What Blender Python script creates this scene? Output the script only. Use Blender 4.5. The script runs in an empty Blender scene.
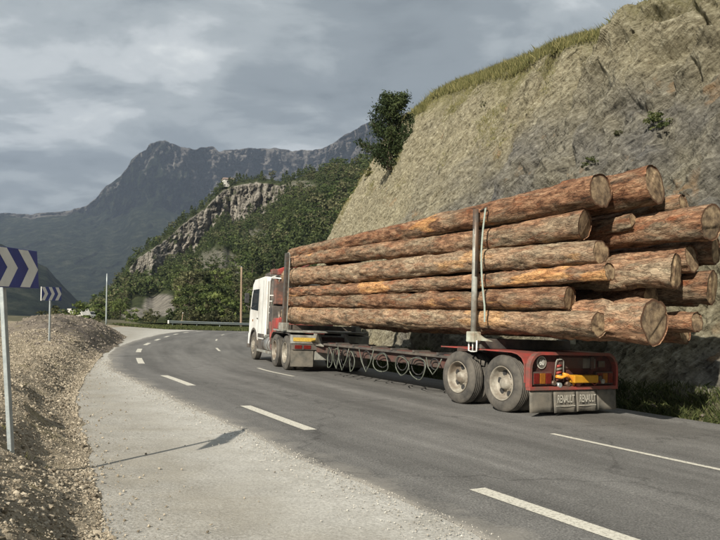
import bpy, bmesh, math, random
import numpy as np
from mathutils import Matrix, Vector, Quaternion

random.seed(7)
RNG = np.random.RandomState(11)
S = bpy.context.scene
COL = S.collection
F = 700.0                       # focal length in photograph pixels (720 wide)
CAMH = 1.59
PITCH = math.atan(35.0 / F)
K = 0.045                       # cross fall of the banked road plane
NX, NY = 0.862, 0.507

# ------------------------------------------------------------------ camera
cam_d = bpy.data.cameras.new('camera')
cam = bpy.data.objects.new('camera', cam_d)
COL.objects.link(cam)
cam_d.sensor_width = 36.0
cam_d.lens = 35.0
cam_d.clip_start = 0.1
cam_d.clip_end = 30000
cam.location = (0, 0, CAMH)
cam.rotation_euler = (math.pi / 2 + PITCH, 0, 0)
S.camera = cam

# ------------------------------------------------------------------ light
SUN_H = Vector((0.46, 0.888, 0)).normalized()      # the way the light travels over the ground
SUN_EL = math.radians(33)
sun_d = bpy.data.lights.new('sun', 'SUN')
sun_d.energy = 5.0
sun_d.angle = math.radians(0.6)
sun_d.color = (1.0, 0.92, 0.79)
sun = bpy.data.objects.new('sun', sun_d)
COL.objects.link(sun)
L = Vector((SUN_H.x * math.cos(SUN_EL), SUN_H.y * math.cos(SUN_EL), -math.sin(SUN_EL)))
sun.rotation_euler = L.to_track_quat('-Z', 'Y').to_euler()

W = bpy.data.worlds.new('World')
S.world = W
W.use_nodes = True
nt = W.node_tree
nt.nodes.clear()
def N(nt, t, **kw):
    n = nt.nodes.new(t)
    for k, v in kw.items():
        if hasattr(n, k): setattr(n, k, v)
    return n
out = N(nt, 'ShaderNodeOutputWorld')
sky = N(nt, 'ShaderNodeTexSky')
sky.sky_type = 'NISHITA'
sky.sun_disc = False
sky.sun_elevation = SUN_EL
sky.sun_rotation = math.atan2(-SUN_H.x, -SUN_H.y)
bg1 = N(nt, 'ShaderNodeBackground'); bg1.inputs[1].default_value = 0.06
bg2 = N(nt, 'ShaderNodeBackground'); bg2.inputs[1].default_value = 0.92
nt.links.new(sky.outputs[0], bg1.inputs[0])
tc = N(nt, 'ShaderNodeTexCoord')
sep = N(nt, 'ShaderNodeSeparateXYZ')
nt.links.new(tc.outputs['Generated'], sep.inputs[0])
def M(op, a, b=None, nt=nt, c=None):
    n = nt.nodes.new('ShaderNodeMath'); n.operation = op
    for i, v in enumerate((a, b, c)):
        if v is None: continue
        if hasattr(v, 'default_value') or hasattr(v, 'is_output'): nt.links.new(v, n.inputs[i])
        else: n.inputs[i].default_value = v
    return n.outputs[0]
zz = M('ADD', M('MAXIMUM', sep.outputs[2], 0.0), 0.24)
cx = M('DIVIDE', sep.outputs[0], zz); cy = M('DIVIDE', sep.outputs[1], zz)
comb = N(nt, 'ShaderNodeCombineXYZ')
nt.links.new(cx, comb.inputs[0]); nt.links.new(cy, comb.inputs[1])
def noise(nt, vec, scale, detail=6, rough=0.55, dist=0.0):
    n = nt.nodes.new('ShaderNodeTexNoise')
    n.inputs['Scale'].default_value = scale
    n.inputs['Detail'].default_value = detail
    n.inputs['Roughness'].default_value = rough
    n.inputs['Distortion'].default_value = dist
    if vec is not None: nt.links.new(vec, n.inputs['Vector'])
    return n.outputs[0]
def ramp(nt, fac, stops, interp='EASE'):
    r = nt.nodes.new('ShaderNodeValToRGB')
    r.color_ramp.interpolation = interp
    els = r.color_ramp.elements
    while len(els) < len(stops): els.new(0.5)
    for e, (p, c) in zip(els, stops):
        e.position = p
        e.color = (c[0], c[1], c[2], 1) if hasattr(c, '__len__') else (c, c, c, 1)
    nt.links.new(fac, r.inputs[0])
    return r.outputs[0]
n1 = noise(nt, comb.outputs[0], 1.0, 5, 0.5, 0.3)
mp = N(nt, 'ShaderNodeMapping'); mp.inputs['Location'].default_value = (3.3, 1.2, 5.1); mp.inputs['Scale'].default_value = (1.0, 1.35, 1)
nt.links.new(comb.outputs[0], mp.inputs[0])
n2 = noise(nt, mp.outputs[0], 2.6, 9, 0.56, 0.25)
dens = M('ADD', M('MULTIPLY', n1, 0.55), M('MULTIPLY', n2, 0.45))
ccol = ramp(nt, dens, [(0.36, (0.80, 0.82, 0.80)), (0.435, (0.52, 0.55, 0.56)), (0.48, (0.36, 0.395, 0.41)), (0.54, (0.24, 0.272, 0.292)), (0.63, (0.155, 0.180, 0.198))])
nt.links.new(ccol, bg2.inputs[0])
cover = ramp(nt, dens, [(0.30, 0.5), (0.40, 1.0)])
mx = N(nt, 'ShaderNodeMixShader')
nt.links.new(cover, mx.inputs[0]); nt.links.new(bg1.outputs[0], mx.inputs[1]); nt.links.new(bg2.outputs[0], mx.inputs[2])
nt.links.new(mx.outputs[0], out.inputs[0])

S.view_settings.view_transform = 'Standard'
S.view_settings.look = 'None'
S.view_settings.exposure = 0.42
S.view_settings.gamma = 1.0
S.cycles.use_denoising = True
S.cycles.max_bounces = 5
S.cycles.volume_bounces = 0

# ------------------------------------------------------------------ projection helpers
cp, sp = math.cos(PITCH), math.sin(PITCH)
def ray(px, py):
    """direction (dx, 1, dz) per metre of depth Y of the line of sight through a photograph pixel"""
    x = (px - 360.0) / F; y = -(py - 270.0) / F
    Y = cp - y * sp; Z = sp + y * cp
    return x / Y, Z / Y
def plane_z(x, y):
    return -K * (NX * x + NY * y)
def G(px, py, lift=0.0):
    dx, dz = ray(px, py)
    Y = (CAMH - lift) / (-dz - K * (NX * dx + NY))
    return Vector((dx * Y, Y, plane_z(dx * Y, Y) + lift))
def at(px, py, Y):
    dx, dz = ray(px, py)
    return Vector((dx * Y, Y, CAMH + dz * Y))

# ------------------------------------------------------------------ numpy noise
PERM = np.random.RandomState(3).permutation(256)
PERM = np.concatenate([PERM, PERM, PERM])
RND = np.random.RandomState(5).rand(256)
def vnoise(x, y, z=None):
    x = np.asarray(x, float); y = np.asarray(y, float)
    z = np.zeros_like(x) if z is None else np.asarray(z, float)
    xi = np.floor(x).astype(int); yi = np.floor(y).astype(int); zi = np.floor(z).astype(int)
    fx = x - xi; fy = y - yi; fz = z - zi
    fx = fx * fx * (3 - 2 * fx); fy = fy * fy * (3 - 2 * fy); fz = fz * fz * (3 - 2 * fz)
    def h(a, b, c): return RND[PERM[PERM[PERM[a & 255] + (b & 255)] + (c & 255)]]
    r = 0
    for i in (0, 1):
        for j in (0, 1):
            for k in (0, 1):
                w = (fx if i else 1 - fx) * (fy if j else 1 - fy) * (fz if k else 1 - fz)
                r = r + w * h(xi + i, yi + j, zi + k)
    return r
def fbm(x, y, z=None, o=4, g=0.5):
    a, s, t = 1.0, 0.0, 0.0
    x = np.asarray(x, float); y = np.asarray(y, float); z = np.zeros_like(x) if z is None else np.asarray(z, float)
    for i in range(o):
        s = s + a * (vnoise(x, y, z) - 0.5) * 2; t += a
        a *= g; x = x * 2.03 + 17.1; y = y * 2.03 + 5.7; z = z * 2.03 + 9.3
    return s / t
def ridged(x, y, z=None, o=5, g=0.5):
    a, s, t = 1.0, 0.0, 0.0
    x = np.asarray(x, float); y = np.asarray(y, float); z = np.zeros_like(x) if z is None else np.asarray(z, float)
    for i in range(o):
        s = s + a * (1 - np.abs(vnoise(x, y, z) - 0.5) * 2); t += a
        a *= g; x = x * 2.03 + 17.1; y = y * 2.03 + 5.7; z = z * 2.03 + 9.3
    return s / t
def smooth(e0, e1, x):
    t = np.clip((x - e0) / (e1 - e0), 0, 1); return t * t * (3 - 2 * t)

# ------------------------------------------------------------------ mesh helpers
def raw_mesh(name, verts, faces_idx, nper, mat, smooth_=False, attrs=None, uv=None):
    """verts (N,3); faces_idx flat index array, nper vertices per face"""
    me = bpy.data.meshes.new(name)
    verts = np.asarray(verts, np.float32); faces_idx = np.asarray(faces_idx, np.int32).ravel()
    nf = len(faces_idx) // nper
    me.vertices.add(len(verts)); me.vertices.foreach_set('co', verts.ravel())
    me.loops.add(len(faces_idx)); me.loops.foreach_set('vertex_index', faces_idx)
    me.polygons.add(nf)
    me.polygons.foreach_set('loop_start', np.arange(0, nf * nper, nper, dtype=np.int32))
    me.polygons.foreach_set('loop_total', np.full(nf, nper, np.int32))
    me.polygons.foreach_set('use_smooth', np.full(nf, smooth_, bool))
    me.update(calc_edges=True)
    if attrs:
        for k, v in attrs.items():
            a = me.attributes.new(k, 'FLOAT', 'POINT'); a.data.foreach_set('value', np.asarray(v, np.float32).ravel())
    if uv is not None:
        u = me.uv_layers.new(name='UVMap')
        u.data.foreach_set('uv', np.asarray(uv, np.float32)[faces_idx].ravel())
    if mat is not None: me.materials.append(mat)
    me.validate()
    return me
def grid_faces(nr, nc):
    i = np.arange(nr - 1)[:, None] * nc + np.arange(nc - 1)[None, :]
    return np.stack([i, i + 1, i + nc + 1, i + nc], -1).reshape(-1, 4)
def link(name, me, parent=None, matrix=None):
    o = bpy.data.objects.new(name, me)
    COL.objects.link(o)
    if parent is not None: o.parent = parent
    if matrix is not None:
        if parent is None: o.matrix_world = matrix
        else: o.matrix_local = matrix
    return o
def tag(o, label=None, cat=None, group=None, kind=None):
    if label: o['label'] = label
    if cat: o['category'] = cat
    if group: o['group'] = group
    if kind: o['kind'] = kind
    return o
def empty(name, matrix):
    o = bpy.data.objects.new(name, None); COL.objects.link(o)
    o.empty_display_size = 0.2
    o.matrix_world = matrix
    return o
def copy_tree(o, parent=None):
    c = o.copy(); COL.objects.link(c)
    if parent is not None:
        c.parent = parent
        c.matrix_parent_inverse = o.matrix_parent_inverse.copy()
    for ch in list(o.children): copy_tree(ch, c)
    return c

class MB:
    def __init__(s): s.V = []; s.F = []; s.S = []
    def add(s, vs, fs, sm=False):
        b = len(s.V); s.V += [tuple(v) for v in vs]
        for f in fs: s.F.append(tuple(b + i for i in f)); s.S.append(sm)
        return s
    def box(s, x0, x1, y0, y1, z0, z1, M=None):
        vs = [Vector(v) for v in ((x0,y0,z0),(x1,y0,z0),(x1,y1,z0),(x0,y1,z0),(x0,y0,z1),(x1,y0,z1),(x1,y1,z1),(x0,y1,z1))]
        if M is not None: vs = [M @ v for v in vs]
        return s.add(vs, ((0,3,2,1),(4,5,6,7),(0,1,5,4),(1,2,6,5),(2,3,7,6),(3,0,4,7)))
    def prism(s, poly, a0, a1, axis='x'):
        """extrude a polygon given in the two other axes along axis"""
        def mk(p, a):
            if axis == 'x': return (a, p[0], p[1])
            if axis == 'y': return (p[0], a, p[1])
            return (p[0], p[1], a)
        n = len(poly)
        vs = [mk(p, a0) for p in poly] + [mk(p, a1) for p in poly]
        fs = [tuple(range(n))[::-1], tuple(range(n, 2 * n))] + [(i, (i + 1) % n, n + (i + 1) % n, n + i) for i in range(n)]
        return s.add(vs, fs)
    def ring(s, c, d, r, n):
        d = Vector(d).normalized(); a = d.orthogonal().normalized(); b = d.cross(a)
        return [Vector(c) + a * (r * math.cos(2*math.pi*i/n)) + b * (r * math.sin(2*math.pi*i/n)) for i in range(n)]
    def cyl(s, p0, p1, r0, r1=None, n=16):
        p0 = Vector(p0); p1 = Vector(p1); r1 = r0 if r1 is None else r1
        d = p1 - p0
        vs = s.ring(p0, d, r0, n) + s.ring(p1, d, r1, n)
        b = len(s.V)
        s.add(vs, [(i, (i+1) % n, n + (i+1) % n, n + i) for i in range(n)], True)
        s.V.extend([]); s.F.append(tuple(b + i for i in range(n))[::-1]); s.S.append(False)
        s.F.append(tuple(b + n + i for i in range(n))); s.S.append(False)
        return s
    def tube(s, pts, r, n=8, closed=False):
        pts = [Vector(p) for p in pts]; m = len(pts); rs = r if hasattr(r, '__len__') else [r] * m
        d0 = (pts[1] - pts[0]).normalized(); a = d0.orthogonal().normalized(); vs = []
        for i, p in enumerate(pts):
            if closed: d = (pts[(i+1) % m] - pts[i-1])
            else: d = pts[min(i+1, m-1)] - pts[max(i-1, 0)]
            d.normalize(); a = (a - d * a.dot(d)).normalized(); b = d.cross(a)
            vs += [p + a * (rs[i] * math.cos(2*math.pi*k/n)) + b * (rs[i] * math.sin(2*math.pi*k/n)) for k in range(n)]
        fs = []
        for i in range(m if closed else m - 1):
            j = (i + 1) % m
            fs += [(i*n+k, i*n+(k+1) % n, j*n+(k+1) % n, j*n+k) for k in range(n)]
        s.add(vs, fs, True)
        if not closed:
            b = len(s.V) - m * n
            s.F.append(tuple(b + i for i in range(n))[::-1]); s.S.append(False)
            s.F.append(tuple(b + (m-1)*n + i for i in range(n))); s.S.append(False)
        return s
    def lathe(s, prof, c, n=40):
        """profile (axial x, radius) revolved round the local x axis through c"""
        m = len(prof); vs = []
        for i in range(n):
            a = 2 * math.pi * i / n
            vs += [(c[0] + x, c[1] + r * math.cos(a), c[2] + r * math.sin(a)) for x, r in prof]
        fs = [(i*m+k, i*m+k+1, ((i+1) % n)*m+k+1, ((i+1) % n)*m+k) for i in range(n) for k in range(m-1)]
        return s.add(vs, fs, True)
    def build(s, name, mat, parent=None, matrix=None, bevel=0.0, label=None):
        me = bpy.data.meshes.new(name)
        me.from_pydata(s.V, [], s.F)
        me.polygons.foreach_set('use_smooth', s.S)
        bm = bmesh.new(); bm.from_mesh(me); bmesh.ops.recalc_face_normals(bm, faces=bm.faces)
        if bevel:
            es = [e for e in bm.edges if len(e.link_faces) == 2 and e.calc_face_angle(0) > 0.5]
            bmesh.ops.bevel(bm, geom=es, offset=bevel, segments=2, affect='EDGES', profile=0.5, clamp_overlap=True)
        bm.to_mesh(me); bm.free()
        me.materials.append(mat)
        o = link(name, me, parent, matrix)
        if label: o['label'] = label
        return o

# ------------------------------------------------------------------ materials
def newmat(name):
    m = bpy.data.materials.new(name); m.use_nodes = True
    t = m.node_tree; b = t.nodes['Principled BSDF']
    return m, t, b
def coord(t, kind='Object', scale=(1, 1, 1), loc=(0, 0, 0), rot=(0, 0, 0)):
    c = t.nodes.new('ShaderNodeTexCoord'); m = t.nodes.new('ShaderNodeMapping')
    m.inputs['Scale'].default_value = scale; m.inputs['Location'].default_value = loc; m.inputs['Rotation'].default_value = rot
    t.links.new(c.outputs[kind], m.inputs[0]); return m.outputs[0]
def mixc(t, f, a, b, mode='MIX'):
    n = t.nodes.new('ShaderNodeMix'); n.data_type = 'RGBA'; n.blend_type = mode
    for sck, v in ((n.inputs[0], f), (n.inputs[6], a), (n.inputs[7], b)):
        if hasattr(v, 'is_output'): t.links.new(v, sck)
        elif hasattr(v, '__len__'): sck.default_value = (v[0], v[1], v[2], 1)
        else: sck.default_value = v
    return n.outputs[2]
def bump(t, b, h, strength=0.3, dist=0.02):
    n = t.nodes.new('ShaderNodeBump'); n.inputs['Strength'].default_value = strength; n.inputs['Distance'].default_value = dist
    t.links.new(h, n.inputs['Height']); t.links.new(n.outputs[0], b.inputs['Normal'])
def attr(t, name):
    n = t.nodes.new('ShaderNodeAttribute'); n.attribute_name = name; return n.outputs['Fac']
def simple(name, c0, c1, scale=6, rough=0.7, metal=0.0, bs=0.15, stops=(0.35, 0.65), dirt=None, dirt_amt=0.5, spec=0.5, bscale=None):
    m, t, b = newmat(name)
    v = coord(t)
    c = ramp(t, noise(t, v, scale, 8, 0.6), [(stops[0], c0), (stops[1], c1)], 'LINEAR')
    if dirt is not None:
        f = ramp(t, noise(t, v, scale * 0.37, 6, 0.65), [(0.5 - dirt_amt * 0.25, 0), (0.75 - dirt_amt * 0.2, 1)], 'LINEAR')
        c = mixc(t, f, c, dirt)
    t.links.new(c, b.inputs['Base Color'])
    b.inputs['Roughness'].default_value = rough; b.inputs['Metallic'].default_value = metal
    b.inputs['Specular IOR Level'].default_value = spec
    if bs: bump(t, b, noise(t, v, bscale or scale * 4, 6, 0.6), bs, 0.01)
    return m

MAT = {}
MAT['red'] = simple('red_paint', (0.33, 0.030, 0.026), (0.48, 0.055, 0.045), 5, 0.55, dirt=(0.13, 0.075, 0.06), dirt_amt=0.7)
MAT['darkred'] = simple('oxide_red_chassis', (0.07, 0.022, 0.018), (0.13, 0.045, 0.035), 6, 0.75, dirt=(0.07, 0.055, 0.045), dirt_amt=0.7)
MAT['white'] = simple('white_cab_paint', (0.70, 0.71, 0.68), (0.80, 0.80, 0.77), 2, 0.35, dirt=(0.5, 0.47, 0.42), dirt_amt=0.1)
MAT['chassis'] = simple('dark_chassis', (0.025, 0.025, 0.026), (0.07, 0.065, 0.06), 6, 0.75, dirt=(0.13, 0.11, 0.09), dirt_amt=0.5)
MAT['grey'] = simple('grey_steel', (0.24, 0.25, 0.23), (0.38, 0.39, 0.35), 7, 0.6, 0.1, dirt=(0.16, 0.13, 0.10), dirt_amt=0.4)
MAT['palegreen'] = simple('pale_green_grey_paint', (0.33, 0.36, 0.30), (0.45, 0.48, 0.40), 8, 0.6, dirt=(0.20, 0.13, 0.08), dirt_amt=0.35)
MAT['darksteel'] = simple('dark_steel', (0.06, 0.06, 0.058), (0.13, 0.13, 0.12), 10, 0.5, 0.4, dirt=(0.14, 0.09, 0.06), dirt_amt=0.4)
MAT['galv'] = simple('galvanised_steel', (0.30, 0.34, 0.35), (0.42, 0.46, 0.46), 12, 0.5, 0.45)
MAT['rubber'] = simple('tyre_rubber', (0.032, 0.031, 0.029), (0.062, 0.058, 0.052), 7, 0.9, dirt=(0.125, 0.113, 0.095), dirt_amt=0.5, bs=0.15)
MAT['rim'] = simple('dusty_rim', (0.30, 0.285, 0.24), (0.46, 0.44, 0.375), 8, 0.6, 0.1, dirt=(0.15, 0.12, 0.09), dirt_amt=0.7)
MAT['chrome'] = simple('aluminium', (0.28, 0.28, 0.27), (0.42, 0.42, 0.40), 8, 0.35, 0.6)
MAT['flap'] = simple('mud_flap', (0.065, 0.064, 0.056), (0.125, 0.12, 0.104), 7, 0.85, dirt=(0.19, 0.17, 0.138), dirt_amt=0.5)
MAT['flaptext'] = simple('worn_letter_paint', (0.42, 0.41, 0.36), (0.6, 0.58, 0.5), 20, 0.8, dirt=(0.25, 0.23, 0.19), dirt_amt=0.25)
MAT['orange'] = simple('orange_plastic', (0.70, 0.23, 0.02), (0.80, 0.34, 0.04), 6, 0.5)
MAT['yellow'] = simple('yellow_reflective', (0.46, 0.28, 0.03), (0.62, 0.44, 0.10), 30, 0.4)
MAT['hose'] = simple('pale_air_hose', (0.07, 0.078, 0.062), (0.14, 0.155, 0.125), 10, 0.5)
MAT['blackhose'] = simple('black_hose', (0.02, 0.02, 0.02), (0.05, 0.05, 0.05), 10, 0.5)
MAT['strap'] = simple('webbing_strap', (0.26, 0.31, 0.27), (0.36, 0.41, 0.35), 20, 0.85)
MAT['lampred'] = simple('red_lamp_lens', (0.10, 0.010, 0.008), (0.15, 0.016, 0.012), 20, 0.25)
MAT['lampamber'] = simple('amber_lamp_lens', (0.20, 0.07, 0.01), (0.28, 0.11, 0.015), 20, 0.25)
MAT['wood_pole'] = simple('weathered_pole', (0.20, 0.14, 0.095), (0.32, 0.235, 0.165), 8, 0.85)
MAT['signblue'] = simple('sign_blue', (0.008, 0.028, 0.17), (0.012, 0.04, 0.22), 5, 0.4)
MAT['signwhite'] = simple('sign_white', (0.58, 0.58, 0.55), (0.68, 0.68, 0.64), 6, 0.45)
MAT['paint'] = None

def glassmat():
    m, t, b = newmat('cab_glass')
    b.inputs['Base Color'].default_value = (0.02, 0.025, 0.03, 1); b.inputs['Roughness'].default_value = 0.08
    return m
MAT['glass'] = glassmat()

def barkmat():
    m, t, b = newmat('pine_bark')
    oi = t.nodes.new('ShaderNodeObjectInfo')
    tcn = t.nodes.new('ShaderNodeTexCoord')
    off = t.nodes.new('ShaderNodeVectorMath'); off.operation = 'ADD'
    sc = t.nodes.new('ShaderNodeVectorMath'); sc.operation = 'SCALE'; sc.inputs[0].default_value = (37, 11, 5)
    t.links.new(oi.outputs['Random'], sc.inputs['Scale'])
    t.links.new(tcn.outputs['Object'], off.inputs[0]); t.links.new(sc.outputs[0], off.inputs[1])
    mpn = t.nodes.new('ShaderNodeMapping'); mpn.inputs['Scale'].default_value = (0.28, 1, 1)
    t.links.new(off.outputs[0], mpn.inputs[0]); v = mpn.outputs[0]
    base = ramp(t, noise(t, v, 9, 10, 0.68, 0.3), [(0.34, (0.028, 0.014, 0.009)), (0.44, (0.125, 0.058, 0.032)), (0.54, (0.25, 0.130, 0.072)), (0.69, (0.45, 0.285, 0.17))], 'LINEAR')
    grey = ramp(t, noise(t, v, 14, 8, 0.7), [(0.37, (0.070, 0.056, 0.038)), (0.62, (0.33, 0.275, 0.19))], 'LINEAR')
    gm = ramp(t, noise(t, v, 2.1, 5, 0.6), [(0.46, 0), (0.62, 0.7)], 'LINEAR')
    c = mixc(t, gm, base, grey)
    # reddish inner bark where plates came away
    red = ramp(t, noise(t, v, 5.3, 7, 0.65), [(0.55, 0), (0.66, 0.7)], 'LINEAR')
    c = mixc(t, red, c, (0.23, 0.075, 0.03))
    # stripped wood, orange
    o1 = ramp(t, noise(t, v, 1.9, 7, 0.58), [(0.615, 0), (0.66, 0.88)], 'LINEAR')
    oc = ramp(t, noise(t, v, 12, 4), [(0.4, (0.34, 0.155, 0.055)), (0.6, (0.56, 0.31, 0.125))], 'LINEAR')
    c = mixc(t, o1, c, oc)
    # dark furrows
    vo = t.nodes.new('ShaderNodeTexVoronoi'); vo.feature = 'DISTANCE_TO_EDGE'; vo.inputs['Scale'].default_value = 13
    wv = t.nodes.new('ShaderNodeVectorMath'); wv.operation = 'ADD'
    nn = t.nodes.new('ShaderNodeTexNoise'); nn.inputs['Scale'].default_value = 12; t.links.new(v, nn.inputs['Vector'])
    s2 = t.nodes.new('ShaderNodeVectorMath'); s2.operation = 'SCALE'; s2.inputs['Scale'].default_value = 0.30
    t.links.new(nn.outputs['Color'], s2.inputs[0]); t.links.new(v, wv.inputs[0]); t.links.new(s2.outputs[0], wv.inputs[1])
    t.links.new(wv.outputs[0], vo.inputs['Vector'])
    cr = ramp(t, vo.outputs['Distance'], [(0.0, 0.50), (0.12, 1.0)], 'LINEAR')
    c = mixc(t, 1.0, c, cr, 'MULTIPLY')
    hs = t.nodes.new('ShaderNodeHueSaturation')
    sc_ = t.nodes.new('ShaderNodeSeparateColor'); t.links.new(oi.outputs['Color'], sc_.inputs[0])
    c = mixc(t, M('MULTIPLY', sc_.outputs[1], 0.6, t), c, mixc(t, 1.0, grey, cr, 'MULTIPLY'))
    t.links.new(sc_.outputs[0], hs.inputs['Value'])
    hs.inputs['Saturation'].default_value = 0.98
    t.links.new(c, hs.inputs['Color'])
    t.links.new(hs.outputs[0], b.inputs['Base Color'])
    b.inputs['Roughness'].default_value = 0.92; b.inputs['Specular IOR Level'].default_value = 0.15
    h = M('ADD', M('MULTIPLY', cr, 0.6, t), noise(t, v, 22, 8, 0.7), t)
    bump(t, b, h, 0.85, 0.022)
    return m
MAT['bark'] = barkmat()
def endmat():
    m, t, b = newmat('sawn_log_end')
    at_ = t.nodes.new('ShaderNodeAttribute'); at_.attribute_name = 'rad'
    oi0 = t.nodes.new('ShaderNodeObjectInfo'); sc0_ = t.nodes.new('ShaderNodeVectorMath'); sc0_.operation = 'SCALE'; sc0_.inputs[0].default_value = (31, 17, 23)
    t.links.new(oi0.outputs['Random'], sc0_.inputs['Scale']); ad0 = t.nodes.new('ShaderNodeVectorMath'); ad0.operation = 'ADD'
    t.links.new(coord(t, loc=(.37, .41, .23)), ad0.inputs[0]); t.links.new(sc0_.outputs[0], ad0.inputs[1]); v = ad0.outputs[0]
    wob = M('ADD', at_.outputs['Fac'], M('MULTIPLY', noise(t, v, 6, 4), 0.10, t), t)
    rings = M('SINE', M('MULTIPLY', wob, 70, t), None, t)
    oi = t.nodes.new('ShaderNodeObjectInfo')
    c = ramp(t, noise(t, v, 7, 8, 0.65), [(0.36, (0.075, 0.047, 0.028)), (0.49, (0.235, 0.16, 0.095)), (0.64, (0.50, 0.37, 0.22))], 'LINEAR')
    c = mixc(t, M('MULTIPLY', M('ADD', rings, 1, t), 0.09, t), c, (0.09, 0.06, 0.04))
    c = mixc(t, M('MULTIPLY', oi.outputs['Random'], 0.45, t), c, ramp(t, noise(t, v, 11, 8, 0.7), [(0.35, (0.05, 0.045, 0.035)), (0.65, (0.17, 0.145, 0.11))], 'LINEAR'))  # per-log grey paints in weathering and the shade of sun-averted ends
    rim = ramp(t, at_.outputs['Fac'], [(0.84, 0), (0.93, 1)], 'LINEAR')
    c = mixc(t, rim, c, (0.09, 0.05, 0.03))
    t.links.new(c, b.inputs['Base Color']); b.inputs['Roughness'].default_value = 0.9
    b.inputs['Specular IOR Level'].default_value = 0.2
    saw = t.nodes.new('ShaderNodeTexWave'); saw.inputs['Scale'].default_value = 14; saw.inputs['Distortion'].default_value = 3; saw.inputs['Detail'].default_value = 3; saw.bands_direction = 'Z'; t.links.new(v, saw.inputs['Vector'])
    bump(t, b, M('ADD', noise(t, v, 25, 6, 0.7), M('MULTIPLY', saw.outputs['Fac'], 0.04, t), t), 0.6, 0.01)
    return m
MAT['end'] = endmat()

def asphaltmat():
    m, t, b = newmat('worn_asphalt')
    uv = coord(t, 'UV')
    ob = coord(t, 'Object')
    sp1 = noise(t, ob, 55, 3, 0.6)
    base = ramp(t, sp1, [(0.32, (0.084, 0.083, 0.080)), (0.5, (0.141, 0.138, 0.131)), (0.68, (0.225, 0.220, 0.207))], 'LINEAR')
    big = ramp(t, noise(t, coord(t, 'UV', (1.3, 0.09, 1)), 1.0, 5, 0.55), [(0.35, 0.74), (0.65, 1.22)], 'LINEAR')
    c = mixc(t, 1.0, base, big, 'MULTIPLY')
    fine = ramp(t, noise(t, ob, 2.2, 6, 0.6), [(0.3, 0.88), (0.7, 1.12)], 'LINEAR')
    c = mixc(t, 1.0, c, fine, 'MULTIPLY')
    su = t.nodes.new('ShaderNodeSeparateXYZ'); t.links.new(uv, su.inputs[0])
    ux = M('ADD', su.outputs[0], M('MULTIPLY', noise(t, ob, 0.4, 3), 0.3, t), t)
    trk = M('SINE', M('MULTIPLY', M('ADD', ux, -1.45, t), 2 * math.pi / 1.78, t), None, t)
    trk = M('MULTIPLY', M('ADD', trk, 1, t), ramp(t, noise(t, coord(t, 'UV', (2, 0.12, 1)), 1.0, 4), [(0.35, 0.2), (0.6, 1)], 'LINEAR'), t)
    c = mixc(t, M('MULTIPLY', trk, 0.13, t), c, (0.055, 0.053, 0.050))
    stain = ramp(t, noise(t, coord(t, 'UV', (0.9, 0.25, 1)), 1.4, 7, 0.7), [(0.60, 0), (0.72, 0.45)], 'LINEAR')
    c = mixc(t, stain, c, (0.06, 0.058, 0.054))
    # dust creeping in from the gravel edge: uv.x = distance inward from the left edge
    sx = t.nodes.new('ShaderNodeSeparateXYZ'); t.links.new(uv, sx.inputs[0])
    dd = M('ADD', sx.outputs[0], M('MULTIPLY', M('SUBTRACT', noise(t, ob, 1.7, 6, 0.65), 0.5, t), 1.3, t), t)
    dm = ramp(t, dd, [(0.02, 0.75), (0.45, 0.0)], 'LINEAR')
    c = mixc(t, dm, c, (0.27, 0.255, 0.225))
    # tar seams
    vo = t.nodes.new('ShaderNodeTexVoronoi'); vo.feature = 'DISTANCE_TO_EDGE'; vo.inputs['Scale'].default_value = 0.22
    nn = t.nodes.new('ShaderNodeTexNoise'); nn.inputs['Scale'].default_value = 1.5; nn.inputs['Detail'].default_value = 5; t.links.new(ob, nn.inputs['Vector'])
    wv = t.nodes.new('ShaderNodeVectorMath'); wv.operation = 'ADD'; t.links.new(ob, wv.inputs[0]); t.links.new(nn.outputs['Color'], wv.inputs[1]); t.links.new(wv.outputs[0], vo.inputs['Vector'])
    cr = ramp(t, vo.outputs['Distance'], [(0.0, 0.45), (0.006, 1.0)], 'LINEAR')
    c = mixc(t, 0.6, c, mixc(t, 1.0, c, cr, 'MULTIPLY'))
    t.links.new(c, b.inputs['Base Color']); b.inputs['Roughness'].default_value = 0.88
    b.inputs['Specular IOR Level'].default_value = 0.25
    bump(t, b, noise(t, ob, 85, 3, 0.6), 0.55, 0.006)
    return m
def gravelmat(name, c0, c1, c2, warm, big=(0.86, 1.1)):
    m, t, b = newmat(name)
    ob = coord(t, 'Object')
    c = ramp(t, noise(t, ob, 42, 4, 0.7), [(0.3, c0), (0.5, c1), (0.7, c2)], 'LINEAR')
    c = mixc(t, ramp(t, noise(t, ob, 0.9, 5, 0.6, 0.4), [(0.4, 0), (0.62, 0.7)], 'LINEAR'), c, warm)
    c = mixc(t, 1.0, c, ramp(t, noise(t, ob, 2.5, 5, 0.6), [(0.3, big[0]), (0.7, big[1])], 'LINEAR'), 'MULTIPLY')
    if name == 'pale_gravel':
        ed = M('MULTIPLY', attr(t, 'edge'), ramp(t, noise(t, ob, 2.2, 6, 0.7), [(0.3, 0.2), (0.6, 0.9)], 'LINEAR'), t)
        c = mixc(t, ed, c, ramp(t, noise(t, ob, 30, 5, 0.75), [(0.35, (0.30, 0.295, 0.27)), (0.6, (0.56, 0.55, 0.51))], 'LINEAR'))
    vo = t.nodes.new('ShaderNodeTexVoronoi'); vo.inputs['Scale'].default_value = 38; t.links.new(ob, vo.inputs['Vector'])
    c = mixc(t, ramp(t, vo.outputs['Distance'], [(0.1, 0.35), (0.35, 0)], 'LINEAR'), c, c2)
    t.links.new(c, b.inputs['Base Color']); b.inputs['Roughness'].default_value = 0.95
    b.inputs['Specular IOR Level'].default_value = 0.1
    bump(t, b, noise(t, ob, 30, 6, 0.7), 0.7, 0.012)
    return m
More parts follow.
